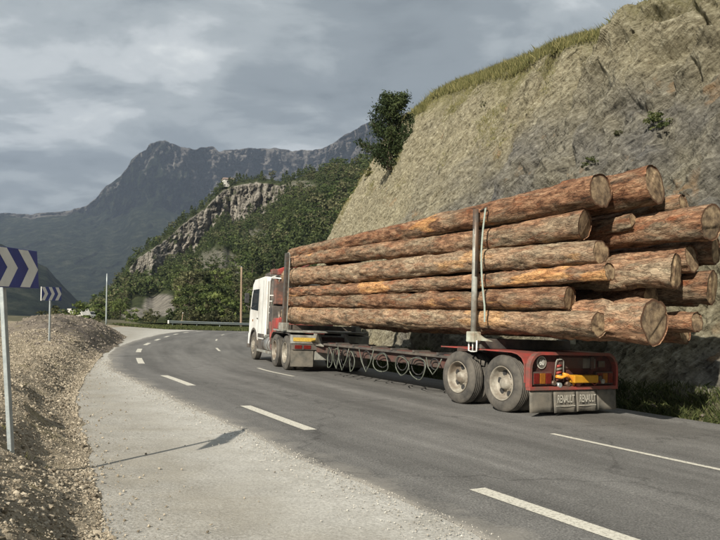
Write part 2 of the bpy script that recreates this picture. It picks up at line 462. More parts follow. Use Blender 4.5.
def soilmat():
    m, t, b = newmat('stony_soil')
    ob = coord(t, 'Object')
    c = ramp(t, noise(t, ob, 16, 8, 0.7), [(0.3, (0.14, 0.115, 0.082)), (0.5, (0.28, 0.238, 0.176)), (0.68, (0.43, 0.375, 0.285))], 'LINEAR')
    dk = attr(t, 'dark')
    dc = ramp(t, noise(t, ob, 9, 8, 0.7), [(0.3, (0.05, 0.043, 0.037)), (0.6, (0.15, 0.13, 0.115)), (0.75, (0.26, 0.23, 0.20))], 'LINEAR')
    c = mixc(t, dk, c, dc)
    g = ramp(t, noise(t, ob, 1.6, 5, 0.6), [(0.55, 0), (0.68, 0.5)], 'LINEAR')
    c = mixc(t, g, c, (0.20, 0.175, 0.085))
    t.links.new(c, b.inputs['Base Color']); b.inputs['Roughness'].default_value = 0.95
    b.inputs['Specular IOR Level'].default_value = 0.1
    bump(t, b, noise(t, ob, 20, 8, 0.7), 0.9, 0.03)
    return m
def rockmat():
    m, t, b = newmat('layered_shale')
    ob = coord(t, 'Object')
    tone = attr(t, 'tone'); lay = attr(t, 'layer'); grs = attr(t, 'grass')
    cv = t.nodes.new('ShaderNodeCombineXYZ')
    t.links.new(M('MULTIPLY', attr(t, 'sq'), 4.2, t), cv.inputs[0]); t.links.new(M('MULTIPLY', attr(t, 'sl'), 0.8, t), cv.inputs[1])
    stn = noise(t, cv.outputs[0], 2.2, 12, 0.74, 0.12)
    mixn = M('ADD', M('MULTIPLY', noise(t, ob, 6, 10, 0.72), 0.45, t), M('MULTIPLY', stn, 0.55, t), t)
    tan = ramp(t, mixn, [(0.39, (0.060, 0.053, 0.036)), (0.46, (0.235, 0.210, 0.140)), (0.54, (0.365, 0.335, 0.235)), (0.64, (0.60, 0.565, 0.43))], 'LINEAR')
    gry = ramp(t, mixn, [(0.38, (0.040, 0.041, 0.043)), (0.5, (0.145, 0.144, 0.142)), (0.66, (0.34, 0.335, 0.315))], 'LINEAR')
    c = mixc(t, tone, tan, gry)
    c = mixc(t, 1.0, c, ramp(t, lay, [(0.0, 0.70), (1.0, 1.22)], 'LINEAR'), 'MULTIPLY')
    rust = ramp(t, noise(t, ob, 0.8, 6, 0.6), [(0.62, 0), (0.70, 0.5)], 'LINEAR')
    c = mixc(t, rust, c, (0.34, 0.20, 0.095))
    gc = ramp(t, noise(t, ob, 14, 6, 0.7), [(0.35, (0.10, 0.105, 0.04)), (0.65, (0.26, 0.235, 0.105))], 'LINEAR')
    gf = M('MULTIPLY', grs, ramp(t, noise(t, ob, 5, 6, 0.7), [(0.35, 0.3), (0.55, 1)], 'LINEAR'), t)
    c = mixc(t, gf, c, gc)
    t.links.new(c, b.inputs['Base Color']); b.inputs['Roughness'].default_value = 0.95
    b.inputs['Specular IOR Level'].default_value = 0.15
    bump(t, b, M('ADD', M('MULTIPLY', stn, 1.7, t), noise(t, ob, 14, 9, 0.75), t), 1.0, 0.09)
    return m
def forestfloor():
    m, t, b = newmat('hillside_scrub_and_rock')
    ob = coord(t, 'Object')
    rk = attr(t, 'rock')
    gc = ramp(t, noise(t, ob, 0.22, 8, 0.7), [(0.35, (0.022, 0.030, 0.012)), (0.6, (0.050, 0.058, 0.024)), (0.75, (0.10, 0.095, 0.05))], 'LINEAR')
    rc = ramp(t, noise(t, coord(t, 'Object', (0.35, 0.35, 0.12)), 1.0, 9, 0.75), [(0.36, (0.040, 0.037, 0.032)), (0.48, (0.15, 0.138, 0.116)), (0.62, (0.34, 0.315, 0.27))], 'LINEAR')
    c = mixc(t, rk, gc, rc)
    t.links.new(c, b.inputs['Base Color']); b.inputs['Roughness'].default_value = 0.95
    b.inputs['Specular IOR Level'].default_value = 0.1
    bump(t, b, noise(t, ob, 0.5, 8, 0.7), 0.8, 1.2)
    return m
def mountainmat(name, k=1.0):
    m, t, b = newmat(name)
    ob = coord(t, 'Object')
    rk = attr(t, 'rock')
    n = noise(t, ob, 0.012, 9, 0.68)
    gc = ramp(t, noise(t, ob, 0.022, 9, 0.72), [(0.38, (0.014*k, 0.022*k, 0.013*k)), (0.52, (0.045*k, 0.060*k, 0.034*k)), (0.66, (0.13*k, 0.14*k, 0.09*k))], 'LINEAR')
    rc = ramp(t, noise(t, coord(t, 'Object', (0.010, 0.010, 0.035)), 1.0, 12, 0.75), [(0.37, (0.040, 0.037, 0.038)), (0.45, (0.15, 0.137, 0.130)), (0.54, (0.33, 0.305, 0.28)), (0.64, (0.55, 0.515, 0.47))], 'LINEAR')
    f = M('ADD', rk, M('MULTIPLY', M('SUBTRACT', n, 0.5, t), 1.6, t), t)
    c = mixc(t, ramp(t, f, [(0.42, 0), (0.58, 1)], 'LINEAR'), gc, rc)
    t.links.new(c, b.inputs['Base Color']); b.inputs['Roughness'].default_value = 1.0
    b.inputs['Specular IOR Level'].default_value = 0.0
    bump(t, b, noise(t, ob, 0.012, 12, 0.8), 1.0, 110)
    return m
def leafmat(name, c0, c1, c2):
    m, t, b = newmat(name)
    tn = attr(t, 'tint')
    oi = t.nodes.new('ShaderNodeObjectInfo')
    f = M('ADD', M('MULTIPLY', tn, 0.75, t), M('MULTIPLY', oi.outputs['Random'], 0.25, t), t)
    c = ramp(t, f, [(0.1, c0), (0.5, c1), (0.92, c2)], 'LINEAR')
    t.links.new(c, b.inputs['Base Color']); b.inputs['Roughness'].default_value = 0.75
    b.inputs['Specular IOR Level'].default_value = 0.2
    tr = t.nodes.new('ShaderNodeBsdfTranslucent'); t.links.new(c, tr.inputs[0])
    ms = t.nodes.new('ShaderNodeMixShader'); ms.inputs[0].default_value = 0.25
    o = t.nodes['Material Output']
    t.links.new(b.outputs[0], ms.inputs[1]); t.links.new(tr.outputs[0], ms.inputs[2]); t.links.new(ms.outputs[0], o.inputs[0])
    return m
MAT['asphalt'] = asphaltmat()
MAT['gravel'] = gravelmat('pale_gravel', (0.20, 0.192, 0.17), (0.33, 0.318, 0.285), (0.50, 0.485, 0.445), (0.285, 0.265, 0.222))
MAT['ground'] = simple('dry_ground', (0.07, 0.07, 0.04), (0.15, 0.135, 0.09), 0.6, 0.95, spec=0.1)
MAT['soil'] = soilmat()
MAT['rock'] = rockmat()
MAT['floor'] = forestfloor()
MAT['mountain'] = mountainmat('far_mountain')
MAT['midhill'] = mountainmat('far_slope', 0.8)  # darkened so the colour carries the cloud shadow over the valley
MAT['pine'] = leafmat('pine_needles', (0.016, 0.026, 0.010), (0.052, 0.072, 0.025), (0.12, 0.138, 0.050))
MAT['broad'] = leafmat('broad_leaves', (0.030, 0.047, 0.015), (0.092, 0.124, 0.036), (0.20, 0.23, 0.075))
MAT['olive'] = leafmat('dusty_scrub_leaves', (0.035, 0.040, 0.018), (0.085, 0.090, 0.040), (0.17, 0.165, 0.085))
MAT['juniper'] = leafmat('dark_juniper', (0.012, 0.020, 0.010), (0.034, 0.052, 0.020), (0.075, 0.095, 0.035))
MAT['grass'] = leafmat('dry_grass', (0.075, 0.085, 0.030), (0.17, 0.165, 0.062), (0.34, 0.30, 0.14))
MAT['verge'] = leafmat('verge_grass', (0.025, 0.036, 0.012), (0.060, 0.078, 0.026), (0.13, 0.14, 0.055))  # greens darkened to hold the shade at the foot of the cut
MAT['trunk'] = simple('tree_bark', (0.06, 0.045, 0.03), (0.14, 0.11, 0.08), 6, 0.9)
def stonemat(name, c0, c1, c2):
    m, t, b = newmat(name)
    ob = coord(t)
    f = M('ADD', M('MULTIPLY', attr(t, 'tint'), 0.6, t), M('MULTIPLY', noise(t, ob, 25, 5, 0.7), 0.4, t), t)
    c = ramp(t, f, [(0.15, c0), (0.5, c1), (0.85, c2)], 'LINEAR')
    t.links.new(c, b.inputs['Base Color']); b.inputs['Roughness'].default_value = 0.95; b.inputs['Specular IOR Level'].default_value = 0.1
    bump(t, b, noise(t, ob, 60, 5, 0.7), 0.5, 0.006)
    return m
MAT['stone'] = stonemat('loose_stone', (0.14, 0.118, 0.088), (0.285, 0.245, 0.185), (0.48, 0.425, 0.335))
MAT['pebble'] = stonemat('pale_pebble', (0.20, 0.185, 0.16), (0.36, 0.34, 0.30), (0.60, 0.58, 0.52))
MAT['darkstone'] = simple('dark_rubble', (0.10, 0.088, 0.075), (0.27, 0.235, 0.195), 3, 0.95, spec=0.1, bs=0.4)

def paintmat():
    m, t, b = newmat('worn_road_paint')
    ob = coord(t, 'Object')
    c = ramp(t, noise(t, ob, 30, 8, 0.75), [(0.36, (0.16, 0.155, 0.14)), (0.46, (0.50, 0.48, 0.41)), (0.65, (0.66, 0.64, 0.56))], 'LINEAR')
    t.links.new(c, b.inputs['Base Color']); b.inputs['Roughness'].default_value = 0.8
    bump(t, b, noise(t, ob, 70, 4, 0.6), 0.4, 0.004)
    return m
MAT['paint'] = paintmat()

# ================================================================== ROAD
cl_px = [(720, 464), (548, 433), (294, 376), (262, 368), (217, 350), (218, 339.7)]
cl = [(G(*p).x, G(*p).y) for p in cl_px]
p0 = Vector(cl[1]); d = Vector((NY, -NX)).normalized()
pre = [tuple(p0 + d * t + Vector((NX, NY)) * (0.0009 * t * t)) for t in (70, 52, 36, 24, 14, 7)]
CP = pre + [cl[1]] + [(-1.83, 19.4), (-3.2, 22.0), (-6.5, 32.3), (-9.3, 45.5), (-11.5, 59), (-12.1, 70), (-10.6, 82), (-5.5, 93), (3, 101), (15, 107), (30, 111), (60, 114)]
def catmull(P, step=0.25):
    P = [Vector(p) for p in P]; P = [P[0] * 2 - P[1]] + P + [P[-1] * 2 - P[-2]]
    o = []
    for i in range(1, len(P) - 2):
        a, b, c, d = P[i-1], P[i], P[i+1], P[i+2]
        n = max(2, int((c - b).length / step))
        for k in range(n):
            t = k / n
            o.append(0.5 * ((2*b) + (c-a)*t + (2*a-5*b+4*c-d)*t*t + (3*b-a-3*c+d)*t**3))
    o.append(P[-2]); return np.array([(v.x, v.y) for v in o])
CL = catmull(CP)
for _ in range(30):
    CL[1:-1] = 0.25 * CL[:-2] + 0.5 * CL[1:-1] + 0.25 * CL[2:]
TG = np.gradient(CL, axis=0); TG /= np.linalg.norm(TG, axis=1)[:, None]
RT = np.stack([TG[:, 1], -TG[:, 0]], 1)
ARC = np.concatenate([[0], np.cumsum(np.linalg.norm(np.diff(CL, axis=0), axis=1))])
def near_s(x, y):
    d = (CL[:, 0] - x) ** 2 + (CL[:, 1] - y) ** 2; i = int(np.argmin(d))
    return ARC[i], (x - CL[i, 0]) * RT[i, 0] + (y - CL[i, 1]) * RT[i, 1]
def road_pt(s, off):
    x = np.interp(s, ARC, CL[:, 0]); y = np.interp(s, ARC, CL[:, 1])
    rx = np.interp(s, ARC, RT[:, 0]); ry = np.interp(s, ARC, RT[:, 1])
    return x + rx * off, y + ry * off
LEFT_EDGE, RIGHT_EDGE = -4.45, 4.0
sN = np.arange(0, ARC[-1], 0.12)
cols = np.array([0, 0.05, 0.12, 0.4, 1.2, 2.4, 3.6, 4.8, 6.0, 7.2, 8.0, 8.45])
offs = LEFT_EDGE + cols[None, :] + 0 * sN[:, None]
wob = 0.16 * fbm(sN * 0.5, sN * 0 + 3, None, 5, 0.6) + 0.05 * fbm(sN * 3.1, sN * 0 + 7, None, 4, 0.7)
offs[:, 0] += wob; offs[:, 1] += wob; offs[:, 2] += wob * 0.8; offs[:, 3] += wob * 0.4
X, Y = road_pt(sN[:, None], offs)
Z = plane_z(X, Y)
Z[:, 0] -= 0.05
road = link('road', raw_mesh('road', np.stack([X, Y, Z], -1).reshape(-1, 3), grid_faces(len(sN), len(cols)), 4, MAT['asphalt'], True,
            uv=np.stack([offs - LEFT_EDGE, sN[:, None] + 0 * offs], -1).reshape(-1, 2)))
tag(road, kind='structure')

def dash(s0, s1, off, w=0.12, wide=False):
    n = max(2, int((s1 - s0) / 0.4) + 1)
    ss = np.linspace(s0, s1, n); V = []
    for s in ss:
        for o in (off - w / 2, off, off + w / 2):
            x, y = road_pt(s, o); V.append((x, y, plane_z(x, y) + 0.005))
    me = raw_mesh('road_marking', np.array(V), grid_faces(n, 3), 4, MAT['paint'])
    return link('road_marking', me, road)
sL = near_s(*G(300, 430).xy)[0]
k = -6
while k < 16:
    a = sL + k * 6.35
    if k == -1:
        a = near_s(*G(460, 488).xy)[0] - 2.75; dash(a, a + 2.75, -3.42, 0.2)
    elif 0 < a < ARC[-1] - 4: dash(a, a + 2.75, -3.42, 0.2)
    k += 1
cs = [(near_s(*G(548, 433).xy)[0] - 3, near_s(*G(548, 433).xy)[0]), (near_s(*G(296, 376.3).xy)[0], near_s(*G(262, 368).xy)[0])]
sc0 = cs[1][0]
cs += [(cs[0][0] - 13 * j, cs[0][1] - 13 * j) for j in (1, 2, 3)]
cs += [(sc0 + 13 * j, sc0 + 13 * j + 3) for j in (1, 2, 3, 4, 5)]
for a, b_ in cs:
    dash(a, b_, 0, 0.11)

# ================================================================== SHOULDER, BANK, GROUND
be_px = [(105, 540), (92, 500), (84, 470), (76, 430), (70, 400), (82, 375), (100, 355), (118, 346)]
be = [(G(*p).y, G(*p).x) for p in be_px] + [(46, -15.3), (52, -18.0), (60, -22.5), (70, -25), (85, -25), (95, -21), (130, -14)]
be = [(-30, be[0][1] + 35 * 0.50), (0, be[0][1] + (be[0][0]) * 0.42)] + be
be.sort()
beY = np.array([b[0] for b in be]); beX = np.array([b[1] for b in be])
def edgeX(y): return np.interp(y, beY, beX) + 0.10 * fbm(np.asarray(y, float) * 1.1, np.asarray(y, float) * 0 + 1.5, None, 4, 0.7) * smooth(1.0, 3.0, np.asarray(y, float))
# gravel shoulder: from just inside the bank to under the asphalt
ys = np.concatenate([np.arange(-28, 1.5, 0.8), np.arange(1.5, 22, 0.10), np.arange(22, 110, 0.5)])
rx_at = []
lx, ly = road_pt(ARC, LEFT_EDGE + 0.35 + 0 * ARC)
mono = np.argmax(ly) if False else len(ly)
sel = ARC < near_s(-10.6, 82)[0] + 12
o_ = np.argsort(ly[sel]); roadleft = lambda y: np.interp(y, ly[sel][o_], lx[sel][o_])
t = np.linspace(0, 1, 46)
xl = edgeX(ys) - 1.2; xr = np.maximum(roadleft(ys), xl + 0.5)
X = xl[:, None] + (xr - xl)[:, None] * t[None, :]; Y = ys[:, None] + 0 * X
Z = plane_z(X, Y) - 0.012 + 0.010 * fbm(X * 1.1, Y * 1.1, None, 4) * smooth(0, 0.15, 1 - t)[None, :] - 0.01 * smooth(0.86, 1, t)[None, :]
tag(link('gravel_shoulder', raw_mesh('gravel_shoulder', np.stack([X, Y, Z], -1).reshape(-1, 3), grid_faces(len(ys), len(t)), 4, MAT['gravel'], True, attrs={'edge': smooth(0.45, 0.85, t)[None, :] + 0 * X})), kind='structure')

def plateau_w(y): return np.interp(y, [-30, 45, 60, 95, 140, 300], [9, 9, 14, 75, 110, 130])
def drop(x, y):
    d = edgeX(y) - x - plateau_w(y)
    return 0.5 * (np.sqrt(np.maximum(d, 0) ** 2 + 9) - 3)
def bank_h(x, y):
    d = edgeX(y) - x
    n1 = fbm(x * 0.7 + 3, y * 0.7, None, 3)
    n2 = fbm(x * 3.1, y * 3.1, None, 4, 0.6); n3 = fbm(x * 11, y * 11 + 7, None, 3, 0.65)
    dd = d + 0.22 * fbm(x * 1.3 + 40, y * 1.3, None, 3)
    base = (0.46 * smooth(-0.05, 1.15, dd) + 0.12 * smooth(0.8, 4, dd)) * (1 + 0.25 * n1)
    fade = smooth(62, 48, y)
    m = smooth(0.0, 0.35, dd); mh = smooth(0.0, 2.4, d)
    h = base * fade + m * (0.06 * n2 + 0.035 * n3 * smooth(26, 8, y)) - (1 - smooth(-0.3, 0.05, dd)) * 0.10
    # the long darker heap beyond the second sign
    u = ((x + 14.0) * -0.32 + (y - 35) * 0.947) / 14.0; v = ((x + 14.0) * 0.947 + (y - 35) * 0.32) / 3.4
    e = np.clip(1 - u * u - v * v, 0, 1)
    h = h + 0.62 * smooth(0, 0.9, e) * (1 + 0.35 * fbm(x * 1.4, y * 1.4 + 5, None, 4, 0.6)) * mh
    dark = smooth(0.02, 0.3, e) * (0.75 + 0.5 * fbm(x * 2, y * 2))
    return h, np.clip(dark, 0, 1)
yb = np.concatenate([np.arange(-20, 1, 0.6), np.arange(1, 4, 0.06), 4 * np.exp(np.arange(0, 330) * 0.0092)])
db = np.concatenate([[-0.35, -0.25], np.arange(-0.15, 3, 0.035), 3 * np.exp(np.arange(0, 120) * 0.03)])
Y = yb[:, None] + 0 * db[None, :]; X = edgeX(Y) - db[None, :]
h, dk = bank_h(X, Y)
Z = plane_z(X, Y) + h - drop(X, Y)
tag(link('stony_bank', raw_mesh('stony_bank', np.stack([X, Y, Z], -1).reshape(-1, 3), grid_faces(*X.shape)[:, ::-1], 4, MAT['soil'], True, attrs={'dark': dk})), kind='structure')
def bank_z(x, y):
    hh, _ = bank_h(np.array([x]), np.array([y])); return float(plane_z(x, y) + hh[0] - drop(np.array([x]), np.array([y]))[0])

# one ground sheet to the horizon
q = np.sinh(np.linspace(-7.0, 7.0, 361)) * 13.0
GX, GY = np.meshgrid(q, q + 40)
GZ = np.maximum(plane_z(GX, GY), -4.0)
GZ = np.where(NX * GX + NY * GY < -30, 1.35, GZ)
GZ = np.minimum(GZ, 1.3) - 0.09 - np.minimum(drop(GX, np.clip(GY, -30, 140)), 95) - 4 * smooth(140, 300, GY)
GZ = np.where((GY > 300), np.minimum(GZ, -60 * smooth(300, 900, GY) - 5), GZ)
tag(link('ground', raw_mesh('ground', np.stack([GX, GY, GZ], -1).reshape(-1, 3), grid_faces(*GX.shape), 4, MAT['ground'], True)), kind='structure')
# grass verge between turnout and guardrail
def verge_pt(u, v):
    x = -19.5 - 9 * v + 22 * u; y = 71 + 9 * v + 13 * u * u + 12 * u
    return x, y, plane_z(x, y) + 0.02 + 0.1 * v * v

# ================================================================== ROCK CUT
sa = near_s(*G(720, 424).xy)[0] - 7
ss = [sa]
while ss[-1] < near_s(-10.6, 82)[0] + 10:
    dist = math.hypot(*road_pt(ss[-1], 6)); ss.append(ss[-1] + max(0.035, dist * 0.0023))
ss = np.array([sa - 26, sa - 18, sa - 12, sa - 8, sa - 5, sa - 3, sa - 2, sa - 1] + ss)
tt = np.concatenate([np.linspace(0, 0.12, 26), np.linspace(0.12, 1, 340)[1:], np.linspace(1, 1.6, 30)[1:], np.linspace(1.6, 6, 22)[1:]])
SS, TT = np.meshgrid(ss, tt, indexing='ij')
PO = np.array([0, .35, .8, 1.6, 3.0, 4.6, 5.9, 6.7, 7.6, 10, 20, 60.]); PH = np.array([-.15, .12, .7, 2.3, 5.2, 8.4, 10.8, 11.9, 12.35, 13.1, 14.8, 17.])
PT = np.array([0, .05, .12, .27, .5, .75, .92, 1.0, 1.08, 1.6, 3, 6.])
_, sy = road_pt(ss, 0 * ss)
s25 = near_s(-4.5, 26)[0]
Hs = np.interp(ss, [s25 - 60, s25 - 9, s25, s25 + 8, s25 + 16, s25 + 26, s25 + 38, s25 + 60], [0.93, 0.96, 1.02, 1.13, 1.22, 1.14, 0.84, 0.5])
OO = np.interp(TT, PT, PO) * (0.55 + 0.45 * Hs)[:, None]; HH = np.interp(TT, PT, PH) * Hs[:, None]
BX, BY = road_pt(SS, 4.55 + OO + 0.35 * fbm(SS * 0.25, SS * 0, None, 3))
RXX = np.interp(SS, ARC, RT[:, 0]); RYY = np.interp(SS, ARC, RT[:, 1])
BZ = plane_z(*road_pt(SS, 4.3 + 0 * OO)) + HH
face = smooth(0.03, 0.16, TT) * (1 - 0.93 * smooth(0.97, 1.06, TT))
# along-face coordinate growing towards the camera
A = -SS
big = fbm(A * 0.16, HH * 0.22, None, 3)
warp = 1.1 * fbm(A * 0.22 + 9, HH * 0.28, None, 3) + 0.25 * fbm(A * 1.1, HH * 1.1 + 3, None, 3)
ang = math.radians(42)
Q = HH * math.cos(ang) - A * math.sin(ang) * 0.92 + warp
def ledges(q, th, seed, w0=0.42):
    qq = q / th; i = np.floor(qq); f = qq - i
    r = RND[PERM[(i.astype(int) + seed) & 255]]; r2 = RND[PERM[(i.astype(int) + 1 + seed) & 255]]
    return r + (r2 - r) * smooth(w0, 1.0, f), r
def blocks(q, sl, th, ln, seed):
    qq = q / th; i = np.floor(qq).astype(int); f = smooth(0.62, 1.0, qq - i)
    def row(k):
        ss_ = sl / ln + RND[(k * 7 + seed) & 255] * 9; j = np.floor(ss_).astype(int); g = smooth(0.80, 1.0, ss_ - j)
        a = RND[PERM[PERM[(k + seed) & 255] + (j & 255)]]; b = RND[PERM[PERM[(k + seed) & 255] + ((j + 1) & 255)]]
        return a + (b - a) * g
    return row(i) * (1 - f) + row(i + 1) * f
Q = Q + 0.30 * fbm(A * 0.5 + 4, HH * 0.5, None, 4, 0.5)
l0, r0_ = ledges(Q * 0.9 + 0.3 * HH, 1.7, 17)
l1, r1 = ledges(Q, 0.62, 3); l2, r2 = ledges(Q + 0.2 * fbm(A * 1.7, HH * 1.7, None, 2), 0.20, 90); l3, r3 = ledges(Q + 0.1 * fbm(A * 4, HH * 4, None, 2), 0.075, 40)
gul = ridged(A * 0.42 + 3, HH * 0.16, None, 4) - 0.62          # vertical gullies
jag = ridged(A * 1.9, HH * 1.5, Q * 1.0, 4, 0.6) - 0.62
brk = smooth(0.35, 0.65, vnoise(A * 0.8 + 50, HH * 0.8 + 4))
lw = smooth(-16, -3, A + near_s(4.2, 21)[0] - 4 + 0 * A) * smooth(-0.7, 0.2, fbm(A * 0.2 + 2.3, HH * 0.25, None, 3))
SL = A * math.cos(ang) + HH * math.sin(ang)
bk1 = blocks(Q, SL, 0.75, 1.5, 5); bk2 = blocks(Q + .1 * l1, SL, 0.33, 0.6, 77)
disp = 0.65 * big + 0.55 * (l0 - .5) * lw * face + (0.72 * (l1 - .5) * brk + 0.14 * (l2 - .5) * (0.2 + 0.8 * brk) + 0.42 * (bk1 - .5) + 0.20 * (bk2 - .5)) * (0.15 + 1.15 * lw) + 0.26 * gul + 0.30 * jag * (1.1 - 0.4 * lw) + 0.12 * fbm(A * 3.5, HH * 3.5, Q * 2, 5, 0.7) - 0.45 * smooth(0.80, 0.93, ridged(A * 0.55 + Q * 0.25 + 8, HH * 0.5 - A * 0.3, None, 3)) * lw
# a hollow under the overhanging slab high on the right
disp = disp * face + 0.10 * fbm(A * 2, HH * 2, OO * 2, 4) * (1 - face)
nxo = -RXX * 0.86; nyo = -RYY * 0.86; nzo = 0.5
CX = BX + nxo * disp; CY = BY + nyo * disp; CZ = BZ + nzo * disp
A0 = -near_s(4.4, 21.5)[0]
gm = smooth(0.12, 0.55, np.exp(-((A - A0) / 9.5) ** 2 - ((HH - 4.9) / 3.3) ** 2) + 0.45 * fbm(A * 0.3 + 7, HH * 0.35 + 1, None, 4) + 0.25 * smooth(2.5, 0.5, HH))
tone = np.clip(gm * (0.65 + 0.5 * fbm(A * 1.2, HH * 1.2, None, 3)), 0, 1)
layr = np.clip(0.3 * r2 + 0.25 * r3 + 0.25 * bk1 + 0.25 * bk2 - 0.6 * np.clip(-disp, 0, 0.5) * 0, 0, 1)
gr = np.clip(smooth(0.9, 1.04, TT + 0.10 * fbm(A * .8, TT * 3)) * 1.0 + 0.5 * smooth(0.2, 0.45, fbm(A * .55 + 31, HH * .6, None, 4)) * smooth(8, 11, HH) + smooth(0.10, 0.03, TT) * 0.8, 0, 1)
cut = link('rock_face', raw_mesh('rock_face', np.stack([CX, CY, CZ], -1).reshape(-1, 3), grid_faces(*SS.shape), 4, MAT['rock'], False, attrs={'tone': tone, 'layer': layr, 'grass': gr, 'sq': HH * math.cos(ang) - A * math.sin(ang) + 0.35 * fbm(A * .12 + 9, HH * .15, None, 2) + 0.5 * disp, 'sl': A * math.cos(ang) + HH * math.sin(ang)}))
tag(cut, kind='structure')
Pc = np.stack([CX, CY, CZ], -1)

# ================================================================== FORESTED HILL
def polar_hill(name, px, ridge_y, base_y, Zb, Zr, band, mat, nv=150, amp=6, fq=0.02, rockf=None, back=True, pw=1.0, fine_=0.0):
    """px columns; band = (top offset px, thickness px array) where depth hardly changes"""
    v = np.linspace(0, 1, nv)
    C, V = np.meshgrid(px, v, indexing='ij')
    yr = ridge_y[:, None]; yb_ = base_y[:, None]
    yy = yb_ + (yr - yb_) * V
    inb = smooth(0, 3, yy - (yr + band[0])) * smooth(0, 5, (yr + band[0] + band[1][:, None]) - yy)
    w = 1 - 0.93 * inb
    w = w * (1 - 0.0 * V) * (0.35 + V) ** pw
    cum = np.cumsum(w, 1); cum = (cum - cum[:, :1]) / (cum[:, -1:] - cum[:, :1])
    D = Zb[:, None] + (Zr - Zb)[:, None] * cum
    x = (C - 360) / F; yv = -(yy - 270) / F
    DYn = cp - yv * sp; dx = x / DYn; dz = (sp + yv * cp) / DYn
    nzz = fbm(dx * D * fq, dz * D * fq * 1.0, D * fq * 0.5, 5, 0.55)
    rid = ridged(dx * D * fq * 2.3, dz * D * fq * 0.7, None, 4)
    rid2 = ridged(dx * D * fq * 9 + 5 + 1.5 * nzz, dz * D * fq * 4.0, None, 6, 0.75)
    D2 = D + amp * nzz * (0.25 + V) + inb * amp * (1.6 * (rid - 0.6) + 2.4 * (rid2 - 0.6)) + amp * 0.35 * fine_ * fbm(dx * D * fq * 6, dz * D * fq * 6, None, 6, 0.65)
    X = dx * D2; Y = D2; Z = CAMH + dz * D2
    rk = inb if rockf is None else rockf(C, yy, inb, nzz)
    if back:
        xb = X[:, -1:] * np.array([[1.03, 1.2, 1.6]]); yb2 = Y[:, -1:] * np.array([[1.03, 1.2, 1.6]])
        zb = Z[:, -1:] - (Y[:, -1:]) * np.array([[0.015, 0.12, 0.35]])
        X = np.concatenate([X, xb], 1); Y = np.concatenate([Y, yb2], 1); Z = np.concatenate([Z, zb], 1)
        rk = np.concatenate([rk, rk[:, -1:] * 0 + 0, rk[:, -1:] * 0, rk[:, -1:] * 0], 1)
    me = raw_mesh(name, np.stack([X, Y, Z], -1).reshape(-1, 3), grid_faces(*X.shape), 4, mat, True, attrs={'rock': rk})
    o = link(name, me); tag(o, kind='structure')
    return o, np.stack([X, Y, Z], -1), rk, (C, yy)
def prof(px, pts):
    return np.interp(px, [p[0] for p in pts], [p[1] for p in pts])
hp = np.arange(30, 470, 1.0)
hr = prof(hp, [(30, 352), (60, 330), (78, 313), (95, 302), (110, 291), (122, 276), (130, 264), (138, 254), (150, 246), (165, 236), (185, 218), (205, 204), (222, 187), (232, 182), (245, 179), (262, 178), (280, 181), (296, 178), (310, 173), (330, 169), (345, 165), (365, 160), (400, 150), (470, 140)])
hr = hr + 1.2 * fbm(hp * 0.3, hp * 0, None, 3)
hb = prof(hp, [(30, 356), (60, 340), (80, 327), (100, 324), (130, 323), (470, 322)])
hZb = prof(hp, [(30, 330), (80, 250), (110, 150), (140, 108), (170, 98), (470, 104)])
hZr = prof(hp, [(30, 480), (80, 500), (130, 430), (165, 430), (230, 450), (262, 440), (300, 400), (365, 330), (470, 300)])
bandt = prof(hp, [(30, 0), (126, 0), (132, 24), (150, 36), (170, 32), (190, 34), (215, 36), (240, 38), (262, 34), (278, 22), (292, 4), (300, 0), (470, 0)]) * (1 + 0.35 * fbm(hp * .09, hp * 0 + 4, None, 3))
def hill_rock(C, yy, inb, nz):
    fn = fbm(C * 0.16, yy * 0.10, None, 4, 0.65)
    r = smooth(0.25, 0.5, inb * (0.8 + 1.2 * fn) + 0.1 * nz)
    def blob(cx, cy, rx, ry, k=1.0): return k * smooth(1.15, 0.75, np.sqrt(((C - cx) / rx) ** 2 + ((yy - cy) / ry) ** 2) + 0.5 * nz)
    r = np.maximum(r, blob(160, 306, 16, 11, 1.0)); r = np.maximum(r, blob(134, 314, 11, 6, 1.0)); r = np.maximum(r, blob(112, 313, 5, 4, .9))
    r = np.maximum(r, blob(217, 272, 22, 22, .55)); r = np.maximum(r, blob(300, 187, 15, 7, .6)); r = np.maximum(r, blob(255, 235, 12, 7, .45))
    return np.clip(r, 0, 1)
hill, HP, HR, (HC, HYY) = polar_hill('forested_hill', hp, hr, hb, hZb, hZr, (3, bandt), MAT['floor'], 170, 9, 0.02, hill_rock, pw=0.6)

# ================================================================== FAR MOUNTAIN
mp_ = np.arange(-160, 560, 1.25)
mr = prof(mp_, [(-160, 205), (-60, 215), (0, 213), (30, 214), (50, 212.5), (70, 210), (85, 206), (96, 198), (105, 187), (112, 182), (120, 176), (127, 168), (131, 160), (140, 153), (146, 150), (149, 144), (156, 141), (165, 139.5), (172, 143), (180, 147), (195, 149.5), (206, 147), (213, 147), (219, 151), (235, 149), (250, 148), (275, 148.5), (290, 151), (310, 150), (322, 148), (333, 143), (341, 137), (350, 132), (362, 125), (380, 116), (430, 110), (560, 130)])
mr = mr + 1.9 * fbm(mp_ * 0.16, mp_ * 0 + 2, None, 5, 0.65)
mb = 356 + 0 * mp_
mZb = 1500 + 0 * mp_; mZr = prof(mp_, [(-160, 3600), (90, 3500), (165, 3300), (300, 3500), (365, 3000), (560, 2800)])
mband = prof(mp_, [(-160, 2), (80, 6), (100, 25), (130, 50), (165, 72), (250, 66), (330, 60), (560, 50)])
def sm(a, n=12):
    for _ in range(n * 3): a = np.concatenate([a[:1], .25 * a[:-2] + .5 * a[1:-1] + .25 * a[2:], a[-1:]])
    return a
mband = sm(mband); mZr = sm(mZr, 30)
